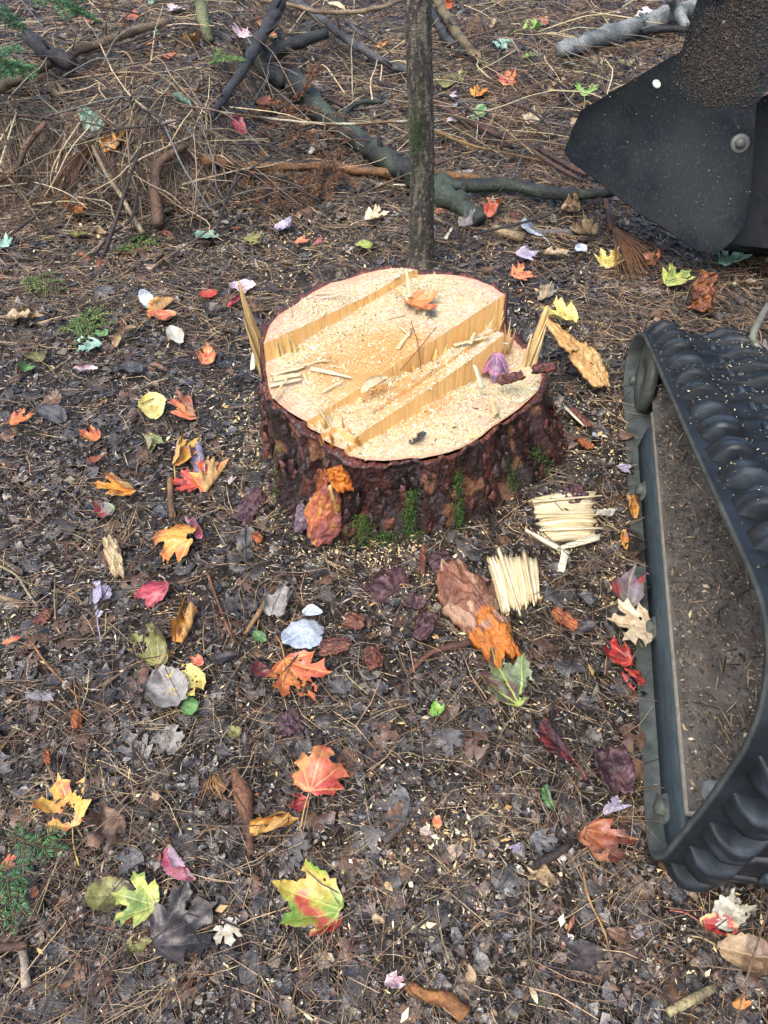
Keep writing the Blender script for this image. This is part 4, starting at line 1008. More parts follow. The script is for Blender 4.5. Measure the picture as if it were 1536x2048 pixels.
stick("dead_twig", "brown peeled stick entering at the lower left edge", "twig", [(-14, 1894, .015), (26, 1894, .017), (54, 1888, .017)], (11, 8), (118, 84, 64), (84, 62, 50))
stick("dead_twig", "pale birch coloured stub standing up at the lower left", "twig", [(46, 1902, .02), (50, 1935, .022), (54, 1972, .02)], (8, 9), (206, 192, 170), (150, 134, 116))
stick("dead_twig", "dark curled strip of bark at the bottom left", "twig", [(182, 1990, .012), (205, 1968, .014), (226, 1955, .016)], (7, 6), (92, 66, 54), (60, 46, 40))
stick("dead_twig", "mossy pale stick at the bottom right corner", "twig", [(1335, 2026, .016), (1380, 2000, .018), (1432, 1976, .016)], (9, 8), (168, 156, 112), (120, 110, 84))
stick("wood_strip", "long tan strip of wood lying upright below the red maple leaf at left", "wood strip", [(341, 952, .012), (340, 990, .014), (345, 1036, .012)], (6, 7), (150, 116, 80), (108, 80, 58))
stick("wood_strip", "thin tan wood strip beside the grey maple leaf left of the bark slab", "wood strip", [(548, 1176, .012), (520, 1222, .014), (490, 1268, .012)], (7, 4), (158, 122, 84), (112, 84, 60))
stick("dead_twig", "pale twig entering at the left edge above the lavender leaf", "twig", [(-15, 1192, .01), (20, 1200, .012), (60, 1210, .012)], (6, 5), (158, 134, 100), (110, 90, 68))
stick("dead_twig", "thin grey green root bending at the left edge above the pale twig", "twig", [(-10, 1128, .012), (32, 1150, .014), (52, 1180, .014), (74, 1212, .01)], (2.6, 2.2), (166, 154, 120), (120, 110, 88))
stick("dead_twig", "long slim brown twig slanting right of the crimson leaf at left", "twig", [(415, 1145, .012), (440, 1215, .016), (468, 1285, .012)], (3, 2.2), (150, 100, 66), (116, 76, 52))
stick("dead_twig", "slim tan twig slanting across the dark soil at left", "twig", [(54, 1268, .012), (95, 1330, .014), (160, 1398, .012)], (2.4, 2), (156, 112, 76), (110, 80, 56))
stick("dead_twig", "short brown twig standing over needles below the guard plate", "twig", [(1212, 402, .05), (1218, 430, .05), (1224, 462, .03)], (5, 6), (110, 70, 50), (80, 54, 42))
stick("dead_twig", "long bent straw coloured stem before the machine track", "twig", [(1166, 1744, .014), (1178, 1800, .018), (1208, 1860, .016), (1220, 1905, .01)], (2.4, 2), (182, 144, 92), (140, 106, 70))
stick("dead_twig", "grey stick half hidden among needles at upper right behind the stump", "twig", [(1078, 466, .02), (1110, 463, .02), (1150, 464, .02)], (7, 6), (120, 114, 110), (84, 80, 78))
stick("dead_twig", "pale broken stick lying right of the mossy branch end", "twig", [(985, 455, .02), (1018, 468, .025), (1046, 474, .02)], (9, 8), (176, 152, 112), (130, 108, 80))
stick("rotten_wood", "orange brown rotten piece of wood at the bottom centre", "rotten wood", [(810, 1970, .015), (850, 1990, .02), (895, 2000, .02), (925, 2030, .015)], (10, 18), (170, 116, 62), (120, 80, 48), rough=.4)
tw = [(120, 300, 330, 250), (250, 190, 440, 165), (95, 148, 330, 240), (450, 20, 640, 130), (330, 60, 560, 20), (700, 110, 800, 180), (640, 190, 760, 215), (250, 300, 470, 215), (540, 290, 700, 250),
      (560, 330, 640, 400), (160, 180, 390, 215), (880, 190, 960, 235), (960, 30, 1060, 130), (880, 110, 990, 60), (1120, 190, 1200, 120), (1000, 200, 1100, 255), (720, 390, 960, 300), (940, 470, 1120, 420), (20, 470, 190, 330), (330, 520, 480, 330), (430, 470, 560, 300)]
TWL = ["thin dark twig arching over the bank under the pale pole", "thin tan twig slanting across the bank's top", "thin black twig over the upper left poles", "thin dark twig along the top edge left of the charcoal stick",
  "thin tan twig along the top edge above the pale pole", "thin black twig near the grey branch close to the trunk", "thin dark twig behind the rust leaf by the trunk", "thin tan twig slanting over the middle of the bank", "thin black twig beside the drooping rust leaf",
  "thin dark twig at the left end of the light brown stick", "thin tan twig lying level on the bank at left", "thin black twig right of the trunk above the vine", "thin dark twig at the top right of the trunk", "thin tan twig crossing the olive branch right of the trunk",
  "thin black twig leading to the guard plate's upper edge", "thin dark twig above the vine stem", "thin tan twig passing low behind the young trunk", "thin black twig below the branch fork", "thin dark twig slanting at the left edge of the bank", "thin tan twig behind the stump's left leaning up", "thin black twig at the bank's right foot"]
for i, (x0, y0, x1, y1) in enumerate(tw):
    h = rng.uniform(.03, .1); mx, my = (x0 + x1) / 2 + rng.normal(0, 14), (y0 + y1) / 2 + rng.normal(0, 10)
    stick("dead_twig", TWL[i], "twig", [(x0, y0, .02), (mx, my, h), (x1, y1, h * 1.2)], (rng.uniform(2, 4), rng.uniform(1.3, 2.2)), *[((74, 60, 52), (50, 42, 40)), ((112, 92, 74), (84, 68, 56)), ((60, 56, 56), (44, 42, 42))][i % 3], group="thin bare dead twigs in the brush behind the stump", sides=6, span=True)

# ------------------------------------------------------------------ sprigs of fir, green and dead
def sprig(name, label, pts, rows, nl_px, cols, group=None, dens=1.0, cat="fir sprig", droop=.2):
    q = np.array([at(np.array(float(a)), np.array(float(b)), h) for a, b, h in pts]); base = q[0].copy()
    P = spline(q, 26); dep = float(((P[13] - np.array([0, 0, CAM_H])) @ FW)); nl_ = nl_px * dep / FPX
    t = thing(name, label, cat, tuple(base), 0, group)
    S = Shape(); V, F = tube(P - base, np.linspace(.0022, .0012, 26), 6); S.add(V, F, lin((92, 74, 50)))
    paths = [P]
    for f0, sgn, lf in rows:                         # side shoots
        i = int(f0 * 25); d0 = P[min(25, i + 1)] - P[i - 1 if i else 0]; d0 /= np.linalg.norm(d0); sdv = np.cross(d0, [0, 0, 1]); sdv /= np.linalg.norm(sdv)
        dirc = d0 * .75 + sdv * sgn * .7; Ls = lf * np.linalg.norm(P[-1] - P[0])
        pp = spline([P[i], P[i] + dirc * Ls * .5 + np.array([0, 0, .004]), P[i] + dirc * Ls], 16); paths.append(pp)
        V, F = tube(pp - base, np.linspace(.0016, .0009, 16), 5); S.add(V, F, lin((98, 84, 54)))
    link("stem", S.mesh("stem", M_TWIG), t)
    VV, FF, CC = [], [], []; off = 0
    for pp in paths:
        ln = np.linalg.norm(np.diff(pp, axis=0), axis=1).sum(); m = int(ln / .0016 * dens)
        k = rng.uniform(0, len(pp) - 1.01, m); i = k.astype(int); f = (k - i)[:, None]; o = pp[i] * (1 - f) + pp[i + 1] * f
        d = pp[i + 1] - pp[i]; d /= np.linalg.norm(d, axis=1)[:, None]; sdv = np.cross(d, [0, 0, 1.]); sdv /= np.linalg.norm(sdv, axis=1)[:, None] + 1e-9
        sg = np.where(rng.random(m) < .5, -1, 1)[:, None]
        dirv = sdv * sg * rng.uniform(.7, 1, (m, 1)) + d * rng.uniform(.3, .7, (m, 1)) + np.array([0, 0, 1.]) * rng.normal(.15, .3, (m, 1)); dirv /= np.linalg.norm(dirv, axis=1)[:, None]
        l_ = nl_ * rng.uniform(.7, 1.15, (m, 1)) * (1 - .35 * (k / len(pp)))[:, None]
        flat = np.cross(dirv, [0, 0, 1.]); flat /= np.linalg.norm(flat, axis=1)[:, None] + 1e-9; up = np.cross(flat, dirv); wv = .0012 * dep / 1.6
        V = np.stack([o, o + dirv * l_ * .5 + flat * wv, o + dirv * l_ * .5 + up * wv * .6, o + dirv * l_ * .5 - flat * wv, o + dirv * l_ - up * l_ * .06], 1)
        f5 = np.array([(0, 1, 2), (0, 2, 3), (4, 2, 1), (4, 3, 2), (0, 3, 1), (4, 1, 3)])
        VV.append(V.reshape(-1, 3) - base); FF.append((f5[None] + (np.arange(m) * 5)[:, None, None]).reshape(-1, 3) + off); off += m * 5
        CC.append(np.repeat(pick(m, cols), 5, 0))
    link("needles", mk("needles", np.concatenate(VV), np.concatenate(FF), M_GREEN, np.concatenate(CC)), t, kind="stuff")
    return t
FIR = [((84, 142, 84), 4), ((66, 116, 76), 4), ((122, 170, 92), 2), ((104, 152, 112), 2)]
DEADF = [((132, 84, 54), 5), ((156, 108, 70), 3), ((100, 66, 46), 4)]
R6 = [(.15, 1, .5), (.25, -1, .5), (.42, 1, .42), (.52, -1, .42), (.68, 1, .3), (.78, -1, .28)]
sprig("fir_sprig", "green fir sprig with pale tips right of the left edge in the foreground", [(20, 1668, .04), (70, 1690, .05), (132, 1702, .04)], [(.3, 1, .4), (.45, -1, .45), (.65, 1, .25)], 27, FIR)
sprig("fir_sprig", "green fir sprig hanging at the left edge beside the brown olive leaf", [(-40, 1715, .06), (5, 1750, .06), (56, 1775, .05)], [(.3, 1, .5), (.4, -1, .5), (.62, 1, .4), (.7, -1, .3)], 27, FIR)
sprig("fir_sprig", "lowest green fir sprig at the left edge pointing down", [(40, 1758, .05), (32, 1810, .05), (22, 1862, .03)], [(.3, 1, .4), (.45, -1, .4), (.65, 1, .3)], 25, FIR)
sprig("fir_sprig", "small fir tip curling up above the foreground fir sprigs", [(4, 1690, .05), (24, 1668, .06), (45, 1650, .06)], [], 16, FIR)
sprig("fir_branch", "green fir branch hanging in at the left edge under the black limb", [(-120, 110, .28), (-20, 125, .24), (72, 158, .16)], R6, 26, FIR, dens=1.4, cat="fir branch")
sprig("fir_branch", "lower green fir branch at the left edge over the pale pole", [(-100, 160, .2), (-20, 158, .18), (62, 140, .16)], R6, 24, FIR, dens=1.2, cat="fir branch")
sprig("fir_branch", "green fir branch in the top left corner above the pale pole", [(60, -40, .3), (125, 5, .24), (190, 42, .14)], R6, 24, FIR, dens=1.3, cat="fir branch")
sprig("fir_branch", "dark fir branch tip at the very corner of the top left", [(-60, 10, .3), (0, 30, .26), (48, 62, .2)], R6, 24, [((56, 98, 62), 3), ((74, 118, 78), 2)], dens=1.3, cat="fir branch")
for lab, pts in (("rusty dead fir sprig sticking up above the fork of the mossy branch", [(590, 205, .05), (612, 175, .12), (640, 128, .2)]), ("rusty dead fir spray hanging over the light brown stick", [(690, 300, .09), (640, 335, .08), (590, 372, .04)]),
                 ("rusty dead fir spray behind the drooping rust leaf", [(560, 190, .05), (590, 240, .08), (632, 290, .08)]), ("dead brown fir spray low on the ground before the light brown stick", [(520, 300, .08), (548, 370, .06), (575, 430, .02)]),
                 ("dead fir spray left of the mossy branch under the twig", [(700, 330, .04), (660, 365, .05), (610, 395, .02)])):
    sprig("dead_fir_sprig", lab, pts, R6, 15, DEADF, dens=.55)
GRN = [((110, 150, 70), 4), ((84, 124, 58), 4), ((140, 168, 92), 2)]
for lab, pts in (("small pale green moss frond left of the orange folded leaf", [(150, 690, .015), (180, 655, .02), (205, 612, .02)]), ("second pale green moss frond beside the tan curled leaf", [(112, 660, .012), (160, 648, .02), (215, 625, .015)]),
                 ("pale green moss frond above the orange folded leaf", [(40, 560, .012), (80, 565, .02), (118, 590, .012)]), ("fern like green moss in the dead leaves under the bank", [(225, 500, .012), (270, 490, .02), (320, 478, .012)]),
                 ("green moss tuft beside the broken end of the dark crooked limb", [(420, 128, .03), (440, 120, .05), (468, 112, .04)])):
    sprig("moss_frond", lab, pts, R6, 9, GRN, dens=1.0, cat="moss frond")

def tuft(label, apex, tips, n, col, lpx=None):
    a = at(np.array(float(apex[0])), np.array(float(apex[1])), apex[2]); S = Shape()
    for i in range(n):
        f = rng.random(); tx = tips[0][0] * (1 - f) + tips[1][0] * f + rng.normal(0, 9); ty = tips[0][1] * (1 - f) + tips[1][1] * f + rng.normal(0, 9); ln = rng.uniform(.75, 1.05)
        e = at(np.array(apex[0] + (tx - apex[0]) * ln), np.array(apex[1] + (ty - apex[1]) * ln), rng.uniform(.004, .04))
        m = (a + e) / 2 + np.array([rng.normal(0, .006), rng.normal(0, .006), .015]); V, F = tube([a - a, m - a, e - a], [.0009, .0011, .0004], 4); S.add(V, F, lin(col) * rng.uniform(.65, 1.3))
    o = link("needle_tuft", S.mesh("needle_tuft", M_NEEDLE), None, tuple(a)); tag(o, label, "needle tuft"); return o
tuft("brown fan of pine needles below the guard plate", (1224, 455, .06), ((1225, 575), (1345, 535)), 90, (132, 92, 58))
tuft("tan fan of pine needles by the olive branch right of the trunk", (962, 40, .05), ((912, 62), (975, 90)), 40, (150, 118, 84))
tuft("fan of red brown needles on the bank above the crimson hanging leaf", (200, 330, .06), ((60, 400), (130, 420)), 46, (104, 74, 52))
tuft("straw coloured bundle of pine needles left of the scaly twig", (425, 1545, .016), ((405, 1600), (470, 1590)), 14, (168, 128, 80))

# ------------------------------------------------------------------ leaves
SUGAR = [(0, 1.0), (.045, .88), (.10, .84), (.19, .80), (.15, .70), (.14, .58), (.19, .55), (.27, .63), (.33, .74), (.39, .72), (.53, .76), (.48, .65), (.47, .57), (.56, .50), (.43, .44), (.32, .35), (.40, .31), (.52, .27), (.42, .20), (.36, .11), (.22, .06), (.10, .0)]
RED = [(0, 1.0), (.035, .92), (.05, .87), (.09, .85), (.085, .79), (.14, .75), (.13, .69), (.19, .64), (.19, .57), (.27, .62), (.31, .69), (.36, .68), (.46, .73), (.43, .63), (.46, .58), (.41, .53), (.43, .47), (.38, .42), (.39, .35), (.32, .30), (.33, .22), (.24, .16), (.15, .05), (.07, .02)]
def oval(wd, teeth=9):
    o = [(0, 1.0)]
    for i in range(1, teeth * 2):
        y = 1 - i / (teeth * 2); x = wd * math.sin(math.pi * min(1, (1 - y) ** .8)) ** .8
        o.append((x * (1.0 if i % 2 else .93), y))
    return o
KIND = {"sugar": (SUGAR, (0, 33, -33, 66, -66)), "red": (RED, (0, 32, -32, 58, -58)), "oval": (oval(.33), (0,)), "round": (oval(.44, 7), (0,)), "slim": (oval(.2), (0,))}
def leaf_mat(name, dirs):
    m, t, b = new_mat(name, .36, .5); b.inputs["Coat Weight"].default_value = .15; b.inputs["Coat Roughness"].default_value = .14
    uvn = N(t, "ShaderNodeUVMap", uv_map="UVMap"); sp_ = N(t, "ShaderNodeSeparateXYZ"); L(t, uvn.outputs[0], sp_.inputs[0]); x, y = sp_.outputs[0], sp_.outputs[1]
    nz = noise(t, uvn.outputs[0], 5, 2); x = mth(t, 'ADD', x, mth(t, 'MULTIPLY', mth(t, 'SUBTRACT', nz, .5), .06))
    vein = None
    for d in dirs:
        dx, dy = math.sin(R(d)), math.cos(R(d))
        along = mth(t, 'ADD', mth(t, 'MULTIPLY', x, dx), mth(t, 'MULTIPLY', mth(t, 'SUBTRACT', y, .03), dy))
        across = mth(t, 'ABSOLUTE', mth(t, 'SUBTRACT', mth(t, 'MULTIPLY', x, dy), mth(t, 'MULTIPLY', mth(t, 'SUBTRACT', y, .03), dx)))
        wd = mth(t, 'MAXIMUM', mth(t, 'SUBTRACT', .017, mth(t, 'MULTIPLY', along, .012)), .004)
        q = mth(t, 'MULTIPLY', mth(t, 'LESS_THAN', across, wd), mth(t, 'GREATER_THAN', along, 0))
        vein = q if vein is None else mth(t, 'MAXIMUM', vein, q)
    cr = mth(t, 'FRACT', mth(t, 'MULTIPLY', mth(t, 'SUBTRACT', y, mth(t, 'MULTIPLY', mth(t, 'ABSOLUTE', x), .75)), 8.5))
    vein = mth(t, 'MAXIMUM', vein, mth(t, 'MULTIPLY', mth(t, 'LESS_THAN', cr, .09), .35))
    vc = N(t, "ShaderNodeAttribute", attribute_name="vein", attribute_type='OBJECT'); vs = N(t, "ShaderNodeAttribute", attribute_name="vein_strength", attribute_type='OBJECT'); spt = N(t, "ShaderNodeAttribute", attribute_name="spot", attribute_type='OBJECT')
    c = attr(t); n1 = noise(t, uvn.outputs[0], 14, 5, .65); n2 = noise(t, uvn.outputs[0], 60, 3)
    k = mapr(t, mth(t, 'ADD', n1, mth(t, 'MULTIPLY', n2, .5)), .55, .95, .62, 1.28); cc = N(t, "ShaderNodeCombineColor"); [L(t, k, cc.inputs[i]) for i in range(3)]
    c = mixc(t, 1.0, c, cc.outputs[0], 'MULTIPLY')
    vo = N(t, "ShaderNodeTexVoronoi"); vo.inputs["Scale"].default_value = 7; L(t, uvn.outputs[0], vo.inputs["Vector"])
    wob = mth(t, 'ADD', vo.outputs["Distance"], mth(t, 'MULTIPLY', noise(t, uvn.outputs[0], 16, 2), .35))
    ring = mth(t, 'MULTIPLY', mth(t, 'LESS_THAN', wob, .42), mth(t, 'GREATER_THAN', wob, .34)); core = mth(t, 'LESS_THAN', wob, .34)
    c = mixc(t, mth(t, 'MULTIPLY', mth(t, 'MULTIPLY', core, .5), spt.outputs["Fac"]), c, lin((196, 176, 120)))
    c = mixc(t, mth(t, 'MULTIPLY', mth(t, 'MULTIPLY', ring, .9), spt.outputs["Fac"]), c, lin((92, 60, 24)))
    dots = noise(t, uvn.outputs[0], 34, 1); c = mixc(t, mth(t, 'MULTIPLY', mapr(t, dots, .68, .72, 0, 1), .55), c, lin((70, 44, 30)))
    c = mixc(t, mth(t, 'MULTIPLY', vein, vs.outputs["Fac"]), c, vc.outputs["Color"])
    L(t, c, b.inputs["Base Color"]); L(t, mapr(t, n1, .35, .65, .24, .5), b.inputs["Roughness"])
    bump(t, b, mth(t, 'ADD', n1, mth(t, 'MULTIPLY', vein, -.5)), .5, .003)
    return m
LM5 = leaf_mat("maple_leaf", (0, 34, -34, 66, -66)); LM1 = leaf_mat("oval_leaf", (0,))

def bendf(P, ang_, off, tot, rad):
    """wrap the sheet round a cylinder: direction ang_ (deg), from offset off, by tot degrees at radius rad"""
    d = np.array([math.cos(R(ang_)), math.sin(R(ang_))]); s = P[:, 0] * d[0] + P[:, 1] * d[1] - off; h = P[:, 2]
    T = R(abs(tot)); sg = 1 if tot > 0 else -1; h = h * sg; q = np.clip(s / rad, 0, T); rest = np.maximum(0, s - rad * T)
    s2 = np.where(s <= 0, s, (rad - h) * np.sin(q) + rest * np.cos(q)); h2 = np.where(s <= 0, h, rad - (rad - h) * np.cos(q) + rest * np.sin(q))
    P = P.copy(); P[:, :2] += np.outer(s2 - s, d); P[:, 2] = h2 * sg; return P
STYLE = {
    "flat": lambda r: [(0, .12, r.uniform(10, 38), .4), (180, .12, r.uniform(10, 38), .4), (90, .6, r.uniform(-30, 45), .35), (r.uniform(40, 70), .3, r.uniform(-30, 60), .2)],
    "cup": lambda r: [(0, .05, r.uniform(35, 60), .35), (180, .05, r.uniform(30, 55), .35), (90, .55, r.uniform(20, 50), .4)],
    "arch": lambda r: [(0, .02, -r.uniform(30, 50), .3), (180, .02, -r.uniform(30, 50), .3), (90, .5, -r.uniform(20, 50), .4)],
    "fold": lambda r: [(0, .01, r.uniform(125, 155), .035), (180, .1, r.uniform(10, 30), .4), (90, .6, r.uniform(-20, 30), .5)],
    "foldl": lambda r: [(180, .01, r.uniform(125, 155), .035), (0, .1, r.uniform(10, 30), .4), (90, .6, r.uniform(-20, 30), .5)],
    "roll": lambda r: [(0, .03, r.uniform(110, 160), .12), (180, .03, r.uniform(90, 140), .13), (90, .5, r.uniform(-25, 35), .5)],
    "tip": lambda r: [(90, .55, r.uniform(100, 150), .1), (0, .15, r.uniform(15, 40), .4), (180, .15, r.uniform(15, 40), .4)],
    "crump": lambda r: [(r.uniform(-30, 30), .1, r.uniform(50, 110), .13), (r.uniform(150, 210), .1, r.uniform(40, 110), .14), (r.uniform(60, 120), .5, r.uniform(30, 90), .18), (r.uniform(-70, -30), .0, r.uniform(-40, 50), .25)],
}
PAL = {  # main, second, patch, vein, underside
    "orange": ((206, 98, 48), (224, 138, 60), (176, 70, 44), (240, 178, 90), (206, 148, 96)),
    "salmon": ((222, 112, 74), (236, 156, 84), (204, 74, 58), (240, 190, 130), (214, 150, 110)),
    "amber": ((226, 160, 44), (214, 120, 36), (150, 92, 40), (244, 200, 110), (206, 160, 92)),
    "rust": ((164, 84, 48), (190, 106, 60), (112, 60, 42), (206, 140, 90), (170, 116, 84)),
    "red": ((190, 40, 38), (214, 76, 46), (132, 28, 38), (230, 120, 90), (186, 120, 120)),
    "crimson": ((150, 34, 54), (186, 56, 74), (90, 30, 42), (214, 110, 120), (170, 110, 120)),
    "maroon": ((92, 38, 46), (122, 52, 54), (60, 36, 44), (214, 96, 84), (128, 100, 108)),
    "magenta": ((176, 60, 92), (196, 116, 130), (150, 158, 78), (224, 140, 160), (206, 180, 190)),
    "lavender": ((178, 166, 190), (200, 190, 206), (150, 140, 168), (216, 206, 220), (172, 162, 182)),
    "pink": ((222, 192, 200), (232, 212, 214), (204, 160, 170), (240, 226, 226), (222, 200, 206)),
    "teal": ((130, 184, 158), (160, 204, 180), (104, 150, 124), (196, 220, 200), (160, 200, 180)),
    "green": ((92, 142, 72), (118, 166, 92), (66, 110, 58), (150, 186, 110), (140, 176, 130)),
    "lime": ((124, 176, 56), (150, 196, 80), (92, 140, 48), (190, 214, 120), (160, 196, 110)),
    "olive": ((118, 116, 56), (146, 142, 72), (84, 72, 40), (176, 164, 100), (166, 158, 116)),
    "yellow": ((222, 204, 92), (232, 218, 130), (196, 170, 70), (240, 226, 160), (226, 214, 150)),
    "ygreen": ((178, 192, 84), (210, 208, 96), (120, 150, 66), (222, 222, 140), (206, 206, 140)),
    "cream": ((230, 206, 160), (236, 216, 176), (206, 176, 130), (240, 222, 186), (224, 206, 170)),
    "tan": ((176, 146, 104), (198, 170, 124), (128, 98, 70), (214, 188, 144), (184, 160, 124)),
    "brown": ((112, 80, 58), (136, 100, 70), (78, 56, 44), (156, 120, 86), (130, 104, 82)),
    "dark": ((58, 49, 45), (76, 66, 60), (42, 36, 34), (92, 80, 82), (72, 66, 68)),
    "slate": ((84, 81, 79), (108, 105, 102), (58, 55, 54), (128, 128, 132), (96, 98, 104)),
    "grey": ((150, 144, 136), (172, 166, 158), (116, 108, 100), (186, 180, 170), (160, 156, 150)),
    "silver": ((190, 204, 216), (210, 220, 228), (160, 176, 192), (226, 232, 236), (200, 210, 220)),
    "multi": ((120, 170, 50), (206, 176, 60), (200, 80, 50), (190, 200, 110), (200, 176, 120)),
    "redcream": ((176, 36, 36), (206, 60, 44), (226, 190, 120), (230, 130, 110), (226, 210, 200)),
    "olivered": ((120, 126, 70), (140, 150, 90), (176, 66, 50), (180, 190, 120), (160, 160, 120)),
    "maroongreen": ((88, 104, 74), (120, 138, 96), (92, 58, 60), (170, 190, 90), (140, 156, 140)),
    "greymaroon": ((112, 92, 100), (150, 130, 140), (170, 60, 70), (150, 180, 110), (130, 120, 130)),
    "yorange": ((228, 176, 60), (226, 126, 50), (208, 86, 46), (244, 208, 120), (216, 180, 120)),
    "purplepink": ((128, 92, 124), (178, 108, 140), (104, 98, 120), (214, 150, 186), (150, 130, 150)),
    "pale": ((200, 196, 176), (214, 208, 190), (176, 166, 140), (224, 218, 200), (206, 200, 184)),
}
def leaf_geo(kind, pal, bends, seed, step=.055, holes=0, wmul=1.0, asym=.06):
    r = random.Random(seed); out, dirs = KIND[kind]
    right = [(x * wmul, y) for x, y in out]; left = [(-x * wmul, y) for x, y in out[1:]][::-1]
    P2 = right + [(0, .03)] + left
    P2 = np.array(P2) + np.array([[r.gauss(0, .011), r.gauss(0, .011)] for _ in P2]); P2[:, 0] *= 1 + asym * r.gauss(0, 1) * np.sign(P2[:, 0])
    e = np.roll(P2, -1, 0); P2 = np.stack([P2, (P2 + e) / 2 + np.array([[r.gauss(0, .004), r.gauss(0, .004)] for _ in P2])], 1).reshape(-1, 2)
    n = len(P2)
    gxx, gyy = np.meshgrid(np.arange(-.62, .63, step), np.arange(-.02, 1.02, step * .87)); gxx = gxx + (np.arange(gxx.shape[0]) % 2)[:, None] * step / 2
    gp = np.stack([gxx.ravel() + np.array([r.gauss(0, step * .12) for _ in range(gxx.size)]), gyy.ravel()], 1)
    gp = gp[inpoly(gp[:, 0], gp[:, 1], [tuple(p) for p in P2])]
    dmin = np.min(np.hypot(gp[:, None, 0] - P2[None, :, 0], gp[:, None, 1] - P2[None, :, 1]), 1); gp = gp[dmin > step * .35]
    verts = [Vector((float(p[0]), float(p[1]))) for p in np.vstack([P2, gp])]; edges = [(i, (i + 1) % n) for i in range(n)]
    hc = []
    for _ in range(holes):
        for _t in range(40):
            c = (r.uniform(-.3, .3) * wmul, r.uniform(.2, .75)); rad = r.uniform(.02, .045)
            if inpoly(np.array([c[0]]), np.array([c[1]]), [tuple(p) for p in P2])[0] and np.min(np.hypot(P2[:, 0] - c[0], P2[:, 1] - c[1])) > rad + .03:
                b0 = len(verts); m = 9; verts += [Vector((c[0] + math.cos(q * 6.283 / m) * rad * r.uniform(.75, 1.2), c[1] + math.sin(q * 6.283 / m) * rad * r.uniform(.75, 1.2))) for q in range(m)]
                edges += [(b0 + q, b0 + (q + 1) % m) for q in range(m)]; hc.append((c, rad)); break
    res = geometry.delaunay_2d_cdt(verts, edges, [], 1, 1e-6) if not hc else geometry.delaunay_2d_cdt(verts, edges + [], [list(range(n))], 1, 1e-6)
    V = np.array([(v.x, v.y) for v in res[0]]); F = np.array([list(f) for f in res[2]])
    cen = V[F].mean(1); keep = inpoly(cen[:, 0], cen[:, 1], [tuple(p) for p in P2])
    if seed % 3 == 1: keep &= fbm(cen[:, 0] * 3.5 + seed % 31, cen[:, 1] * 3.5, seed % 53, 3) > .33
    for c, rad in hc: keep &= np.hypot(cen[:, 0] - c[0], cen[:, 1] - c[1]) > rad * .8
    F = F[keep]
    area = (V[F[:, 1], 0] - V[F[:, 0], 0]) * (V[F[:, 2], 1] - V[F[:, 0], 1]) - (V[F[:, 2], 0] - V[F[:, 0], 0]) * (V[F[:, 1], 1] - V[F[:, 0], 1])
    F[area < 0] = F[area < 0][:, ::-1]
    x, y = V[:, 0], V[:, 1]; s = seed % 97
    # raised between the veins, wavy at the margin
    vd = np.min([np.abs(x * math.cos(R(d)) - (y - .03) * math.sin(R(d))) + (0 if True else 0) for d in dirs], 0)
    z = np.minimum(vd, .08) * .45 + (fbm(x * 4 + s, y * 4, s, 3) - .5) * .10 + (fbm(x * 11 + s, y * 11, s + 3, 2) - .5) * .035
    m_, s_, p_, _, u_ = [lin(c) * .88 + lin(c).mean() * .10 for c in PAL[pal]]
    t1 = sstep((fbm(x * 2.2 + s * 1.7, y * 2.2, s + 5, 3) - .38) / .26)[:, None]; t2 = sstep((fbm(x * 3.6 + s, y * 3.6 + s, s + 9, 3) - .56) / .09)[:, None]
    c = (m_ * (1 - t1) + s_ * t1) * (1 - t2) + p_ * t2; c = c * (.88 + .24 * fbm(x * 8, y * 8, s + 2, 3))[:, None]
    cu = u_ * (.85 + .3 * fbm(x * 6, y * 6, s + 4, 3))[:, None] * .8 + c * .2
    P = np.vstack([np.stack([x, y, z], 1), np.stack([x, y, z - .006], 1)]); k = len(V)
    for b in bends: P = bendf(P, *b)
    return P, np.vstack([F, F[:, ::-1] + k]), np.vstack([c, cu]), np.vstack([V, V])

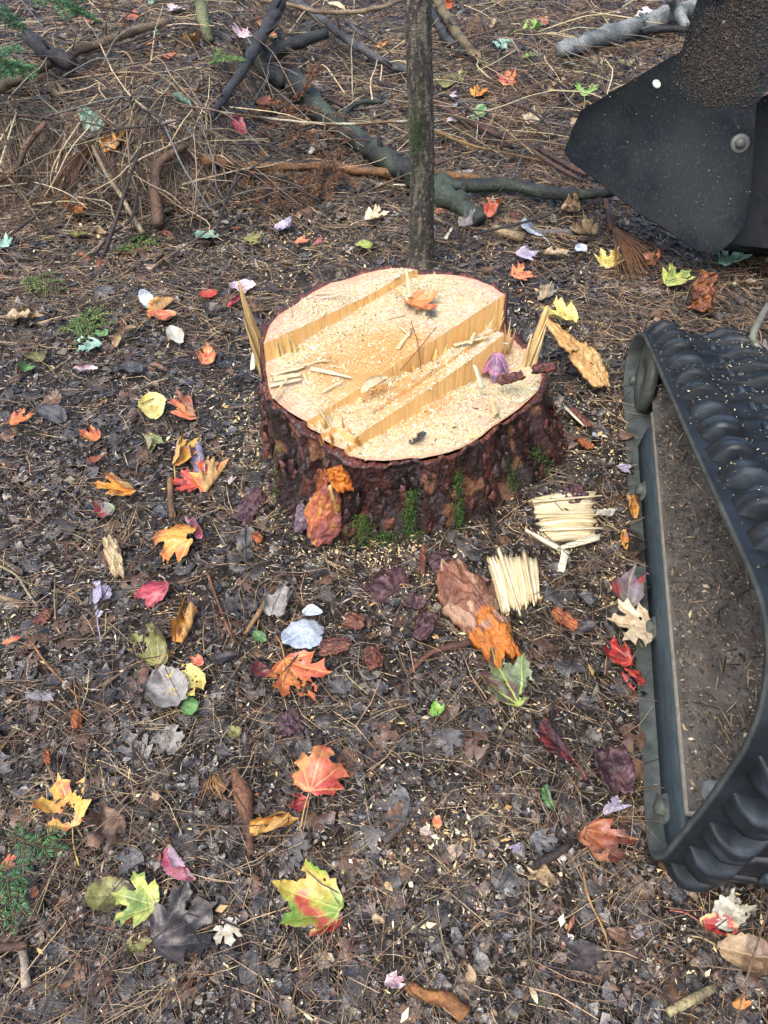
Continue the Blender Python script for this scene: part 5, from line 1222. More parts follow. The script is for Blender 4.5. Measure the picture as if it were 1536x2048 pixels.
def leaf(bx, by, tx, ty, kind, pal, style, label, h=.006, spots=0., holes=0, stem=1.0, wm=1.0, flip=0, tilt=(0, 0), L_=None, ground=True, step=.055, name=None, vein=.55, group=None, surf=None, cat="leaf"):
    """base pixel (bx,by), tip pixel (tx,ty) in the photograph"""
    seed = int(abs(bx * 7.3 + by * 13.1 + tx)) + 11; r = random.Random(seed)
    A = at(np.array(float(bx)), np.array(float(by)), .01) if surf is None else atz(np.array(float(bx)), np.array(float(by)), surf)
    B = at(np.array(float(tx)), np.array(float(ty)), .01) if surf is None else atz(np.array(float(tx)), np.array(float(ty)), surf)
    d = B[:2] - A[:2]; size = float(np.hypot(*d)) if L_ is None else L_; yaw = math.atan2(-d[0], d[1])
    if style == 'flat' and kind in ('sugar', 'red') and L_ is None and seed % 3 == 0: style = 'crump'
    bends = STYLE[style](r) if isinstance(style, str) else style
    P, F, C, UV = leaf_geo(kind, pal, bends, seed, step, holes, wm)
    if style in ("cup", "tip", "roll", "fold", "foldl", "crump"):      # curled leaves span the measured length after curling
        ext = np.percentile(P[:, 1], 97) - min(0, np.percentile(P[:, 1], 3)); size = size / max(.7, min(1.1, ext))
    size = min(size, .135 if L_ is None else 1)
    P = P * size * (.92 if surf is None else 1)
    if flip: P[:, 0] *= -1; P[:, 2] *= -1; 
    M = np.array(Matrix.Rotation(yaw, 3, 'Z') @ Matrix.Rotation(R(tilt[0]), 3, 'X') @ Matrix.Rotation(R(tilt[1]), 3, 'Y')); W = P @ M.T
    gz = g(W[:, 0] + A[0], W[:, 1] + A[1]) if surf is None else np.full(len(W), surf)
    if surf is None: W[:, 2] += (gz - float(g(A[0], A[1]))) * (0.85 if style in ("flat", "arch") else .4)
    lift = np.percentile(gz - (A[2] + W[:, 2]), 91 if surf is None else 97) + (.015 if surf is None else .001) + h
    base = np.array([A[0], A[1], A[2] + lift]); V = W
    nm = name or ("maple_leaf" if kind in ("sugar", "red") else "broad_leaf")
    me = mk(nm, V, F, LM5 if kind in ("sugar", "red") else LM1, C, UV, smooth=True)
    o = link(nm, me, None, tuple(base)); tag(o, label, cat, group)
    o["vein"] = [float(q) for q in lin(PAL[pal][3])]; o["vein_strength"] = float(vein); o["spot"] = float(spots)
    if stem > 0:
        v0 = V[np.argmin(np.hypot(UV[:, 0], UV[:, 1] - .03))]; dirn = np.array([math.sin(yaw), -math.cos(yaw), 0.]); side = np.array([math.cos(yaw), math.sin(yaw), 0]) * r.uniform(-.25, .25)
        ln = size * .55 * stem; e = v0 + dirn * ln + side * ln; e[2] = (float(g(base[0] + e[0], base[1] + e[1])) if surf is None else surf) + .012 - base[2]
        Vt, Ft = tube(spline([v0, v0 * .5 + e * .5 + side * ln * .25 + np.array([0, 0, .006]), e], 9), np.linspace(.0009, .0013, 9) * max(1, size / .09), 5)
        S = Shape(); S.add(Vt, Ft, lin(PAL[pal][3]) * .7); link("stem", S.mesh("stem", M_TWIG, True), o)
    return o

LV = [
 # upper left, on and around the bank
 (245, 262, 205, 305, "sugar", "amber", "crump", "yellow orange crumpled leaf on the bank's edge with dark needles across it"),
 (132, 195, 85, 222, "sugar", "tan", "roll", "tan curled leaf with an orange rim below the pale pole"),
 (36, 230, 22, 290, "sugar", "tan", "fold", "pinkish tan folded leaf hanging at the left edge of the bank"),
 (212, 258, 165, 268, "oval", "teal", "flat", "small grey green oval leaf on top of the bank", dict(stem=0)),
 (112, 228, 85, 240, "red", "green", "flat", "dull green leaf fragment beside the tan curled leaf with an orange rim", dict(stem=0)),
 (372, 200, 352, 238, "oval", "teal", "flat", "pale teal leaf on the bank under the tan rolled leaf", dict(stem=0)),
 (405, 168, 372, 200, "oval", "tan", "roll", "tan rolled leaf above the pale teal leaf on the bank", dict(stem=0)),
 (322, 252, 366, 282, "red", "redcream", "fold", "half red half cream leaf on the middle of the bank"),
 (487, 283, 470, 358, "oval", "crimson", "flat", "crimson pointed leaf hanging under the end of the dark twig", dict(tilt=(-55, 8), h=.05, L_=.10)),
 (512, 205, 562, 222, "red", "rust", "cup", "rust brown leaf left of the drooping rust leaf"),
 (612, 205, 655, 280, "sugar", "rust", "arch", "large rust orange leaf drooping behind the lichen spotted twig", dict(tilt=(-25, 0), h=.0, L_=.125)),
 (618, 312, 668, 308, "sugar", "pale", "crump", "cream white crumpled leaf beside the mossy branch", dict(stem=0)),
 (692, 62, 655, 56, "round", "cream", "cup", "beige cupped leaf stuck on the broken end of the dark limb", dict(h=.1, stem=0, L_=.1)),
 (392, 85, 362, 112, "sugar", "amber", "crump", "orange and yellow leaf beside the olive green pole", dict(stem=0)),
 (322, 118, 350, 124, "red", "orange", "cup", "small bright orange leaf on the brush left of the olive pole", dict(stem=0)),
 (300, 14, 328, 2, "red", "teal", "flat", "pale teal leaf at the top edge left of the olive pole", dict(stem=0)),
 (308, 74, 334, 66, "red", "teal", "flat", "second pale teal leaf lower beside the olive pole", dict(stem=0)),
 (372, 22, 330, 32, "red", "pink", "cup", "pinkish white leaf near the top edge by the olive pole", dict(stem=0)),
 (335, 78, 368, 72, "red", "pale", "flat", "whitish leaf right of the second teal leaf", dict(stem=0)),
 (482, 82, 515, 74, "sugar", "pink", "cup", "pink leaf behind the leaning charcoal stick", dict(stem=0)),
 (535, 78, 560, 55, "sugar", "salmon", "flat", "salmon leaf right of the leaning charcoal stick at top", dict(stem=0)),
 (270, 45, 245, 36, "red", "rust", "flat", "rust leaf near the top left above the pale pole", dict(stem=0)),
 (285, 95, 305, 100, "red", "salmon", "cup", "small salmon leaf on the brush below the long pale pole", dict(stem=0)),
 (195, 45, 170, 58, "red", "rust", "flat", "orange brown leaf under the top left fir branch", dict(stem=0)),
 (440, 482, 402, 476, "round", "teal", "flat", "teal green round leaf with a notch at the foot of the bank", dict(L_=.11, stem=0, vein=.3)),
 (158, 415, 138, 452, "sugar", "orange", "crump", "orange curled leaf at the foot of the bank on the left", dict(stem=0)),
 (178, 470, 142, 482, "round", "olive", "cup", "olive yellow leaf under the orange curled leaf at the bank's foot", dict(stem=0)),
 (215, 470, 185, 474, "red", "tan", "flat", "peach tan leaf right of the olive yellow leaf", dict(stem=0)),
 (2, 502, 28, 480, "red", "teal", "flat", "pale mint leaf at the left edge below the bank", dict(stem=0)),
 (100, 490, 62, 500, "oval", "slate", "roll", "grey leaf rolled lengthwise near the left edge below the bank", dict(stem=0)),
 (730, 446, 776, 436, "sugar", "cream", "cup", "cream tan leaf left of the young trunk's foot"),
 (712, 505, 748, 486, "round", "ygreen", "arch", "pale yellowish leaf on the sawdust left of the young trunk's foot", dict(stem=0)),
 (590, 490, 622, 488, "red", "salmon", "cup", "salmon pink leaf beside the small red leaf behind the stump", dict(stem=0)),
 (628, 496, 655, 488, "red", "red", "fold", "small red folded leaf behind the stump", dict(stem=0)),
 (755, 102, 775, 92, "red", "amber", "cup", "small orange leaf left of the young trunk near the top", dict(stem=0)),
 (490, 480, 520, 500, "sugar", "olive", "cup", "dull olive leaf behind the tall standing splinter", dict(stem=0)),
 (555, 450, 585, 470, "red", "lavender", "flat", "pale lilac leaf on the ground behind the stump's left", dict(stem=0)),
 (480, 565, 492, 600, "red", "pink", "cup", "pinkish leaf directly behind the tall standing splinter", dict(stem=0)),
 # upper right
 (1012, 176, 1022, 140, "sugar", "salmon", "flat", "orange five lobed maple leaf lying on needles right of the young trunk", dict(L_=.13)),
 (988, 92, 1018, 106, "red", "teal", "flat", "mint leaf above the orange five lobed leaf", dict(stem=0)),
 (1045, 72, 1085, 68, "sugar", "lime", "cup", "bright green seedling leaf at the upper right", dict(h=.03)),
 (1045, 120, 1072, 118, "red", "lime", "cup", "small bright green leaf under the green seedling leaf", dict(stem=0)),
 (1165, 208, 1175, 178, "sugar", "lime", "cup", "fresh green leaf close to the guard plate's upper edge", dict(h=.03)),
 (1302, 52, 1256, 72, "sugar", "pink", "flat", "pale pink leaf lying on the dark sticks below the grey log", dict(h=.05)),
 (892, 248, 925, 240, "oval", "pink", "flat", "pale pink oval leaf beside the reddish vine stem", dict(stem=0)),
 (945, 246, 972, 226, "oval", "green", "flat", "dark green oval leaf above the reddish vine stem", dict(stem=0)),
 (1040, 246, 1088, 240, "round", "cream", "arch", "cream yellow leaf on needles above the vine stem", dict(stem=0)),
 (895, 22, 920, 2, "sugar", "orange", "crump", "rust orange leaf at the top edge right of the young trunk", dict(stem=0)),
 (890, 180, 898, 150, "sugar", "olive", "cup", "olive leaf right beside the young trunk", dict(stem=0)),
 (912, 168, 928, 150, "red", "olive", "flat", "second olive leaf right of the first beside the trunk", dict(stem=0)),
 (945, 196, 980, 186, "sugar", "amber", "flat", "pale amber leaf below the orange five lobed maple leaf", dict(stem=0)),
 (895, 205, 918, 196, "red", "pink", "fold", "pinkish white folded leaf near the trunk above the vine", dict(stem=0)),
 (905, 218, 922, 212, "oval", "silver", "flat", "small silver leaf under the pinkish white folded leaf", dict(stem=0)),
 (1128, 172, 1092, 186, "sugar", "tan", "roll", "tan curled leaf left of the fresh green leaf", dict(stem=0)),
 (1200, 140, 1212, 108, "sugar", "tan", "fold", "tan folded leaf standing near the grey log", dict(stem=0)),
 (1232, 128, 1264, 136, "oval", "olive", "flat", "greenish brown oval leaf beside the tan folded leaf", dict(stem=0)),
 (1125, 130, 1148, 142, "red", "teal", "flat", "mint leaf fragment right of the small bright green leaf", dict(stem=0)),
 (1090, 55, 1075, 42, "red", "rust", "flat", "rust leaf near the green seedling leaf", dict(stem=0)),
 (980, 62, 1005, 30, "oval", "tan", "roll", "pale tan rolled leaf at the top right of the trunk", dict(stem=0)),
 (1150, 240, 1170, 262, "red", "tan", "flat", "tan leaf by the guard plate's left corner", dict(stem=0)),
 (1085, 480, 1048, 448, "oval", "silver", "fold", "silver white folded leaf on the ground below the branch fork", dict(stem=.8, wm=1.2)),
 (1120, 420, 1175, 432, "sugar", "tan", "crump", "light tan crumpled leaf below the branch fork", dict(stem=0)),
 (1185, 470, 1145, 480, "sugar", "tan", "crump", "brownish tan crumpled leaf under the light tan one", dict(stem=0)),
 (1135, 490, 1110, 478, "sugar", "brown", "roll", "brown rolled leaf left of the pale disc leaf", dict(stem=0)),
 (1150, 510, 1172, 498, "round", "silver", "flat", "pale grey disc leaf below the crumpled tan leaves", dict(stem=0)),
 (920, 462, 965, 448, "sugar", "grey", "fold", "grey green folded leaf at the mossy branch's end", dict(stem=0)),
 (975, 440, 998, 418, "sugar", "salmon", "crump", "pinkish tan curled leaf near the mossy branch's end", dict(stem=0)),
 (1030, 512, 1075, 520, "red", "lavender", "flat", "lavender leaf right behind the stump", dict(stem=0)),
 (1085, 512, 1140, 520, "sugar", "tan", "roll", "tan brown curled leaf right of the lavender leaf behind the stump", dict(stem=0)),
 (1080, 606, 1115, 590, "sugar", "tan", "fold", "brown tan folded leaf right behind the stump", dict(stem=0)),
 (1025, 560, 1075, 550, "sugar", "salmon", "flat", "dull pinkish brown leaf touching the stump's back right", dict(stem=0)),
 (1085, 600, 1105, 580, "red", "grey", "cup", "greyish leaf just beyond the brown tan folded leaf", dict(stem=0)),
 (1440, 535, 1490, 510, "sugar", "teal", "crump", "dark teal leaf under the guard plate's lower tip", dict(stem=0)),
 (1300, 525, 1330, 605, "sugar", "rust", "crump", "big brown curled leaf standing beyond the track", dict(stem=0)),
 (1330, 575, 1375, 555, "sugar", "ygreen", "cup", "yellow green leaf beside the big brown curled leaf beyond the track", dict(stem=0)),
 (1205, 540, 1230, 520, "sugar", "yellow", "crump", "yellow leaf below the brown fan of needles", dict(stem=0)),
 # left
 (18, 640, 112, 642, "sugar", "tan", "roll", "large curled tan leaf with orange ends at the left edge"),
 (300, 640, 352, 604, "oval", "amber", "fold", "bright orange folded leaf with a pale strip at its end", dict(wm=1.3)),
 (306, 625, 290, 592, "slim", "silver", "flat", "pale silver strip of leaf touching the bright orange folded leaf", dict(stem=0, wm=1.4)),
 (352, 630, 312, 652, "red", "salmon", "crump", "dull salmon leaf under the bright orange folded leaf", dict(stem=0)),
 (205, 690, 150, 712, "sugar", "teal", "flat", "green maple leaf lying among moss fronds", dict(stem=0)),
 (215, 680, 190, 665, "red", "green", "flat", "small dark green leaf touching the green maple leaf", dict(stem=0)),
 (275, 662, 228, 698, "oval", "tan", "roll", "tan rolled leaf right of the green maple leaf", dict(stem=0)),
 (415, 735, 422, 685, "sugar", "salmon", [(0, .08, 80, .2), (180, .08, 70, .2), (90, .5, 60, .25)], "bright orange cupped leaf alone left of the stump", dict(stem=0, L_=.1)),
 (365, 695, 342, 665, "oval", "pale", "cup", "pale beige leaf above the bright orange cupped leaf", dict(stem=0)),
 (75, 738, 28, 750, "oval", "green", "flat", "green oval leaf near the left edge", dict(stem=0)),
 (88, 735, 66, 708, "round", "olive", "flat", "dark olive round leaf overlapping the green oval leaf", dict(stem=1.5)),
 (200, 742, 150, 752, "oval", "pink", "roll", "pinkish beige leaf with a red end left of the charcoal round leaf", dict(stem=0)),
 (258, 728, 262, 785, "round", "slate", "flat", "charcoal grey round leaf left of the stump", dict(L_=.105, wm=1.05, stem=0)),
 (300, 735, 336, 748, "oval", "brown", "roll", "brown rolled leaf touching the charcoal round leaf", dict(stem=0)),
 (392, 845, 376, 768, "sugar", "salmon", "fold", "salmon orange folded leaf with a yellow flap", dict(stem=0)),
 (315, 848, 302, 792, "round", "yellow", "cup", "cream yellow leaf left of the salmon orange folded leaf", dict(stem=0, L_=.1)),
 (22, 852, 72, 838, "sugar", "orange", "cup", "small orange leaf near the left edge"),
 (200, 884, 165, 874, "sugar", "orange", "crump", "orange leaf shred below the grey leaves at left", dict(stem=0)),
 (292, 872, 305, 918, "red", "olivered", "fold", "green leaf with a red edge left of the tall orange leaf", dict(stem=0)),
 (350, 940, 368, 845, "sugar", "yorange", "foldl", "tall orange and yellow folded leaf above the lavender curl", dict(stem=.8)),
 (405, 958, 392, 888, "oval", "lavender", "roll", "lavender curled leaf touching the red maple leaf", dict(stem=0, wm=1.3)),
 (412, 992, 468, 915, "sugar", "yorange", "fold", "yellow orange folded leaf with brown ringed spots", dict(spots=1, stem=0)),
 (272, 990, 208, 938, "sugar", "amber", "fold", "amber curled leaf with a tall yellow lobe above the maroon star leaf", dict(stem=0)),
 (402, 975, 358, 972, "sugar", "red", "flat", "red maple leaf left of the spotted yellow orange leaf", dict(stem=0, L_=.085)),
 (232, 1018, 165, 1050, "red", "greymaroon", "flat", "maroon and grey star shaped leaf with a green vein", dict(stem=0, vein=.9)),
 (405, 1085, 378, 1040, "oval", "magenta", "roll", "magenta leaf with a lavender fold beside the amber curled leaf", dict(stem=0, wm=1.3)),
 (398, 1092, 282, 1085, "sugar", "amber", "arch", "wide amber and brown leaf with a long straight stem pointing down", dict(stem=0)),
 (215, 800, 180, 818, "sugar", "tan", "fold", "beige torn leaf above the grey blue leaf", dict(stem=0)),
 (80, 822, 138, 848, "oval", "slate", "flat", "grey blue leaf right of the small orange leaf", dict(stem=0)),
 (120, 812, 88, 800, "sugar", "brown", "flat", "dark brown leaf with a pale edge above the grey blue leaf", dict(stem=0)),
 (415, 585, 420, 610, "red", "red", "cup", "small red leaf left of the tall standing splinter", dict(stem=2.2)),
 (455, 620, 492, 602, "oval", "crimson", "roll", "dark crimson rolled leaf at the stump's left", dict(stem=0)),
 (455, 640, 408, 622, "oval", "dark", "cup", "slate blue wet leaf below the small red leaf", dict(stem=0)),
 (235, 890, 258, 875, "red", "dark", "flat", "purplish dark leaf left of the green leaf with a red edge", dict(stem=0)),
 (460, 975, 475, 960, "red", "pink", "fold", "small pinkish leaf right of the spotted yellow orange leaf", dict(stem=0)),
 (210, 915, 168, 938, "slim", "rust", "flat", "narrow rust brown leaf sliver left of the lavender curl", dict(stem=0)),
 # lower left
 (198, 1246, 186, 1166, "oval", "lavender", "foldl", "lavender crescent shaped leaf near the left edge", dict(stem=.9, wm=1.1)),
 (345, 1185, 252, 1205, "red", "crimson", "arch", "crimson pointed leaf lying alone left of the stump", dict(stem=0)),
 (318, 1335, 320, 1245, "sugar", "olive", "crump", "large yellow olive crumpled leaf above the pale yellow maple leaf", dict(stem=0)),
 (358, 1292, 392, 1216, "sugar", "amber", "roll", "rolled amber lobe pointing up from the olive crumpled leaf", dict(stem=0)),
 (352, 1310, 330, 1320, "red", "amber", "cup", "yellow leaf lobe between the olive crumpled leaf and the rolled amber lobe", dict(stem=0)),
 (318, 1338, 368, 1438, "oval", "grey", "cup", "pale grey and brown leaf under the pale yellow maple leaf", dict(stem=0, wm=1.3)),
 (408, 1348, 350, 1388, "sugar", "yellow", "flat", "pale yellow maple leaf with small holes", dict(holes=3, L_=.095)),
 (380, 1398, 385, 1440, "oval", "green", "flat", "green leaf tip showing under the pale yellow maple leaf", dict(stem=0, wm=1.4)),
 (408, 1335, 382, 1322, "red", "salmon", "cup", "pink red leaf edge above the pale yellow maple leaf", dict(stem=0)),
 (568, 1322, 642, 1425, "sugar", "orange", "flat", "bright orange maple leaf with ringed spots and holes in the middle foreground", dict(spots=1, holes=4, stem=.9, step=.045)),
 (566, 1305, 655, 1240, "oval", "silver", "arch", "pale blue oval leaf under the bright orange spotted maple leaf", dict(stem=0, wm=1.25)),
 (648, 1232, 600, 1228, "slim", "silver", "flat", "second pale blue leaf edge just above the pale blue oval leaf", dict(stem=0, wm=1.6)),
 (534, 1288, 508, 1272, "oval", "green", "cup", "small bright green leaf left of the pale blue oval leaf", dict(stem=0, wm=1.3)),
 (548, 1240, 568, 1180, "sugar", "grey", "flat", "grey dried maple leaf above the pale blue oval leaf", dict(stem=0)),
 (545, 1352, 490, 1342, "oval", "maroon", "flat", "brown purple leaf left of the bright orange spotted leaf", dict(stem=0, vein=.3)),
 (478, 1312, 412, 1330, "slim", "dark", "cup", "dark purple leaf strip right of the olive crumpled leaf", dict(stem=0)),
 (8, 1290, 52, 1286, "oval", "salmon", "flat", "faded salmon leaf at the left edge", dict(stem=0)),
 (458, 1458, 482, 1482, "round", "olive", "cup", "small dull olive leaf below the brown purple leaf", dict(stem=0)),
 (622, 1602, 640, 1538, "sugar", "salmon", "arch", "orange and pink arched leaf in the foreground beside the amber curl", dict(stem=.8, L_=.125)),
 (618, 1604, 570, 1625, "red", "red", "flat", "pinkish red lower lobe leaf joined under the orange arched leaf", dict(stem=0)),
 (150, 1660, 132, 1588, "sugar", "yorange", "cup", "yellow orange leaf with large holes above the fir sprig", dict(holes=4, L_=.095)),
 (500, 1668, 592, 1640, "sugar", "amber", "roll", "amber curled leaf lying across the scaly brown twig", dict(stem=0)),
 (395, 1765, 340, 1692, "oval", "magenta", "fold", "magenta and green leaf in the foreground", dict(stem=0, wm=1.25)),
 (278, 1785, 176, 1800, "oval", "olive", "cup", "brown olive leaf overlapping the light green leaf", dict(stem=0, wm=1.2)),
 (318, 1815, 262, 1800, "sugar", "ygreen", "flat", "light green maple leaf beside the big dark leaf", dict(L_=.09, stem=0)),
 (262, 1878, 302, 1928, "red", "olive", "flat", "olive green leaf below the light green maple leaf", dict(stem=0)),
 (308, 1895, 430, 1815, "sugar", "dark", "flat", "big dark purple black maple leaf in the lower left", dict(stem=0, L_=.13, step=.05)),
 (688, 1826, 592, 1790, "red", "multi", "cup", "green yellow and red leaf in the lower foreground", dict(stem=0, holes=1, L_=.125)),
 (688, 1830, 600, 1832, "red", "redcream", "fold", "red underside of a leaf beneath the green yellow and red leaf", dict(stem=0, h=-.004)),
 (282, 1705, 235, 1765, "sugar", "slate", "flat", "dark slate leaf above the brown olive leaf", dict(stem=0)),
 (455, 1840, 465, 1905, "sugar", "pale", "flat", "bleached grey skeleton leaf right of the big dark leaf", dict(stem=0, vein=.2)),
 (248, 1848, 272, 1836, "red", "rust", "cup", "small orange leaf between the light green and the dark leaf", dict(stem=0)),
 (68, 1800, 85, 1770, "red", "rust", "flat", "reddish brown leaf behind the foreground fir sprigs", dict(stem=0)),
 (10, 1725, 35, 1738, "sugar", "salmon", "cup", "orange pink leaf under the fir sprigs at the left edge", dict(stem=0)),
 (245, 1630, 190, 1690, "sugar", "brown", "flat", "faded grey brown leaf pressed flat right of the holed leaf", dict(stem=0, L_=.09, vein=.3)),
 (318, 1605, 305, 1585, "red", "tan", "flat", "small peach coloured leaf piece in the left foreground", dict(stem=0)),
 # right foreground
 (1300, 1270, 1215, 1258, "sugar", "cream", "flat", "cream maple leaf leaning on the track's side rail", dict(holes=2, stem=0, L_=.115, tilt=(12, 0), h=.02)),
 (1262, 1330, 1200, 1310, "sugar", "red", "crump", "red orange leaf below the cream maple leaf", dict(stem=0)),
 (1240, 1350, 1300, 1382, "red", "red", "arch", "glossy red pointed leaf lobe reaching toward the track's rail", dict(stem=0)),
 (1040, 1418, 985, 1325, "red", "maroongreen", "cup", "dark green leaf with bright veins below the big bark slab", dict(stem=0, vein=.9, L_=.13)),
 (1148, 1530, 1085, 1440, "oval", "maroon", "fold", "maroon leaf with bright red veins in the right foreground", dict(stem=.6, wm=1.3, vein=1.0)),
 (862, 1438, 885, 1412, "oval", "lime", "cup", "small bright green leaf below the curved reddish twig", dict(stem=0, wm=1.4)),
 (1108, 1628, 1092, 1572, "oval", "green", "fold", "fresh green oval leaf in the right foreground", dict(stem=0)),
 (1252, 1220, 1258, 1150, "red", "greymaroon", "crump", "pink grey curled leaf against the track's lower edge", dict(stem=0)),
 (1190, 1030, 1230, 1044, "red", "pale", "flat", "small cream white leaf right of the splintered wood chunk", dict(stem=.4)),
 (1268, 1045, 1256, 990, "oval", "amber", "roll", "mottled yellow leaf curled against the track below its bolt", dict(stem=0)),
 (1250, 1105, 1245, 1070, "slim", "amber", "cup", "small bright yellow leaf beside the track", dict(stem=0)),
 (1205, 1632, 1258, 1618, "red", "lavender", "fold", "lavender grey leaf beside the track's near end", dict(stem=0)),
 (1392, 1845, 1470, 1862, "oval", "redcream", "cup", "dark red and yellow leaf at the lower right", dict(stem=1.2)),
 (1420, 1845, 1500, 1828, "red", "pale", "crump", "white grey leaf behind the dark red and yellow leaf", dict(stem=0)),
 (1425, 1895, 1550, 1925, "oval", "tan", "cup", "big tan brown leaf at the right edge of the foreground", dict(stem=.7, wm=1.1)),
 (1160, 1660, 1228, 1718, "sugar", "rust", "crump", "translucent brown leaf near the track's front", dict(stem=0, L_=.095)),
 (1062, 1672, 1105, 1712, "sugar", "slate", "flat", "charcoal blue leaf left of the dark barked stub", dict(stem=0)),
 (1100, 1745, 1050, 1775, "sugar", "tan", "crump", "tan broken leaf cluster in the front of the dark stub", dict(stem=0)),
 (870, 1635, 876, 1665, "oval", "salmon", "flat", "small salmon leaf with a long stem near the grey stub", dict(stem=1.2, wm=1.2)),
 (1072, 2012, 1058, 1972, "slim", "cream", "flat", "small white sliver of leaf near the bottom edge", dict(stem=0)),
 (1465, 2020, 1480, 1985, "red", "amber", "crump", "yellow leaf shred at the bottom right corner", dict(stem=0)),
 (1148, 1405, 1192, 1428, "sugar", "dark", "cup", "purple grey leaf left of the glossy red leaf lobe", dict(stem=0)),
 (1040, 1690, 1010, 1700, "red", "lavender", "fold", "small lilac leaf in front of the charcoal blue leaf", dict(stem=0)),
 (745, 1835, 770, 1855, "red", "tan", "flat", "faded tan leaf right of the green yellow and red leaf", dict(stem=0)),
 (1210, 1860, 1265, 1890, "oval", "brown", "flat", "smooth pinkish brown leaf before the track's near end", dict(stem=0)),
 (955, 1905, 970, 1950, "round", "grey", "flat", "pale grey leaf above the rotten wood piece", dict(stem=0)),
 (935, 1930, 945, 1975, "oval", "tan", "cup", "tan leaf piece left of the pale grey leaf", dict(stem=0)),
 (770, 1960, 810, 1985, "sugar", "pink", "flat", "faded pink leaf at the rotten wood's left end", dict(stem=0)),
 (1040, 2000, 1025, 1965, "red", "slate", "flat", "grey leaf touching the small white sliver", dict(stem=0)),
 (1190, 1250, 1150, 1270, "oval", "slate", "cup", "dark wet leaf right of the lower wood chunk", dict(stem=0)),
 (1160, 1190, 1180, 1230, "sugar", "slate", "flat", "blue grey leaf right of the lower splintered chunk", dict(stem=0)),
]
for e in LV:
    kw = e[8] if len(e) > 8 else {}
    leaf(*e[:8], **kw)
# right of the stump
leaf(1140, 716, 1068, 700, "sugar", "yellow", "cup", "yellow green leaf with dark spots leaning on the stump's right side", spots=.8, stem=0, h=.13, L_=.11)
leaf(1128, 745, 1200, 768, "oval", "crimson", "foldl", "crimson folded leaf on the wood slab right of the stump", stem=0, h=.05)
leaf(1185, 870, 1192, 895, "slim", "silver", "flat", "small pale blue leaf sliver right of the stump", stem=0)
leaf(1235, 935, 1258, 955, "red", "lavender", "cup", "lilac grey leaf between the stump and the track", stem=0)
# on the stump
leaf(812, 606, 866, 628, "sugar", "orange", "cup", "bright orange red leaf lying on the stump's top", surf=.306, stem=1.6, L_=.085)
leaf(850, 632, 872, 640, "round", "slate", "cup", "tiny dark grey leaf touching the orange red leaf on the stump", surf=.302, stem=0, L_=.03)
leaf(990, 738, 986, 800, "red", "purplepink", "arch", "purple and pink folded leaf standing on the stump's front sawdust", surf=.215, stem=0, L_=.085, tilt=(-28, 0))
leaf(815, 890, 850, 886, "round", "slate", "crump", "small slate grey leaf on the sawdust at the stump's front edge", surf=.238, stem=0, L_=.045)
leaf(720, 795, 775, 762, "slim", "cream", "roll", "curled pale beige leaf like chip lying along the stump's ridge", surf=.303, stem=0, L_=.085, wm=1.3)

# dull wet leaves of the mat, alike
pos_ = scatter(230, 1.3, m=40)
proto = []
for k in range(16):
    kd = ("sugar", "red", "oval", "sugar")[k % 4]; pl = ("dark", "slate", "brown", "dark", "brown", "grey", "slate", "brown")[k // 2]
    st = ("flat", "arch", "crump", "cup", "flat", "crump", "flat", "arch")[k % 8]
    P, F, C, UV = leaf_geo(kd, pl, STYLE[st](random.Random(k)), 500 + k * 7, .085)
    P[:, :2] -= P[:, :2].mean(0); P[:, 2] -= np.percentile(P[:, 2], 12)
    COLN = {"dark": "blackish", "slate": "slate grey", "brown": "brown", "grey": "pale grey", "maroon": "dark maroon"}
    proto.append((mk("dull_leaf", P, F, LM5 if kd != "oval" else LM1, C, UV, smooth=True), pl)); proto[-1][0]["style"] = st
handpos = np.array([at(np.array((e[0] + e[2]) / 2.), np.array((e[1] + e[3]) / 2.))[:2] for e in LV])
made = 0
def short(lb): return __import__("re").split(r" (?:on|with|in|at|below|beside|above|left|right|near|under|lying|across|behind|hanging|beyond|close|touching|by|of|alone|among|pointing|overlapping|and|between|directly|stuck|along|leaning|reaching|against|joined|showing|just|beneath|to|from|before|pressed|standing|lower|out|slanting|rising|sloping|entering|descending|poking|crossing|reaching|drooping|over|the)(?= )", " " + lb)[0].strip()
SH = [short(e[7]) for e in LV]
LM_ = [(SH[i], at(np.array((e[0] + e[2]) / 2.), np.array((e[1] + e[3]) / 2.))) for i, e in enumerate(LV) if SH.count(SH[i]) == 1 and 2 < len(SH[i].split()) < 8]
used = set()
def near_label(what, p):
    """what it is, and which way it lies from the nearest thing with a name of its own"""
    for i in np.argsort([np.hypot(q[0] - p[0], q[1] - p[1]) for _, q in LM_]):
        nm, q = LM_[i]; dx, dy = p[0] - q[0], p[1] - q[1]
        w_ = ("to the right of" if dx > 0 else "to the left of") if abs(dx) > abs(dy) else ("just beyond" if dy > 0 else "just in front of")
        lb = "%s %s the %s" % (what, w_, nm)
        if lb not in used and len(lb.split()) <= 16: used.add(lb); return lb
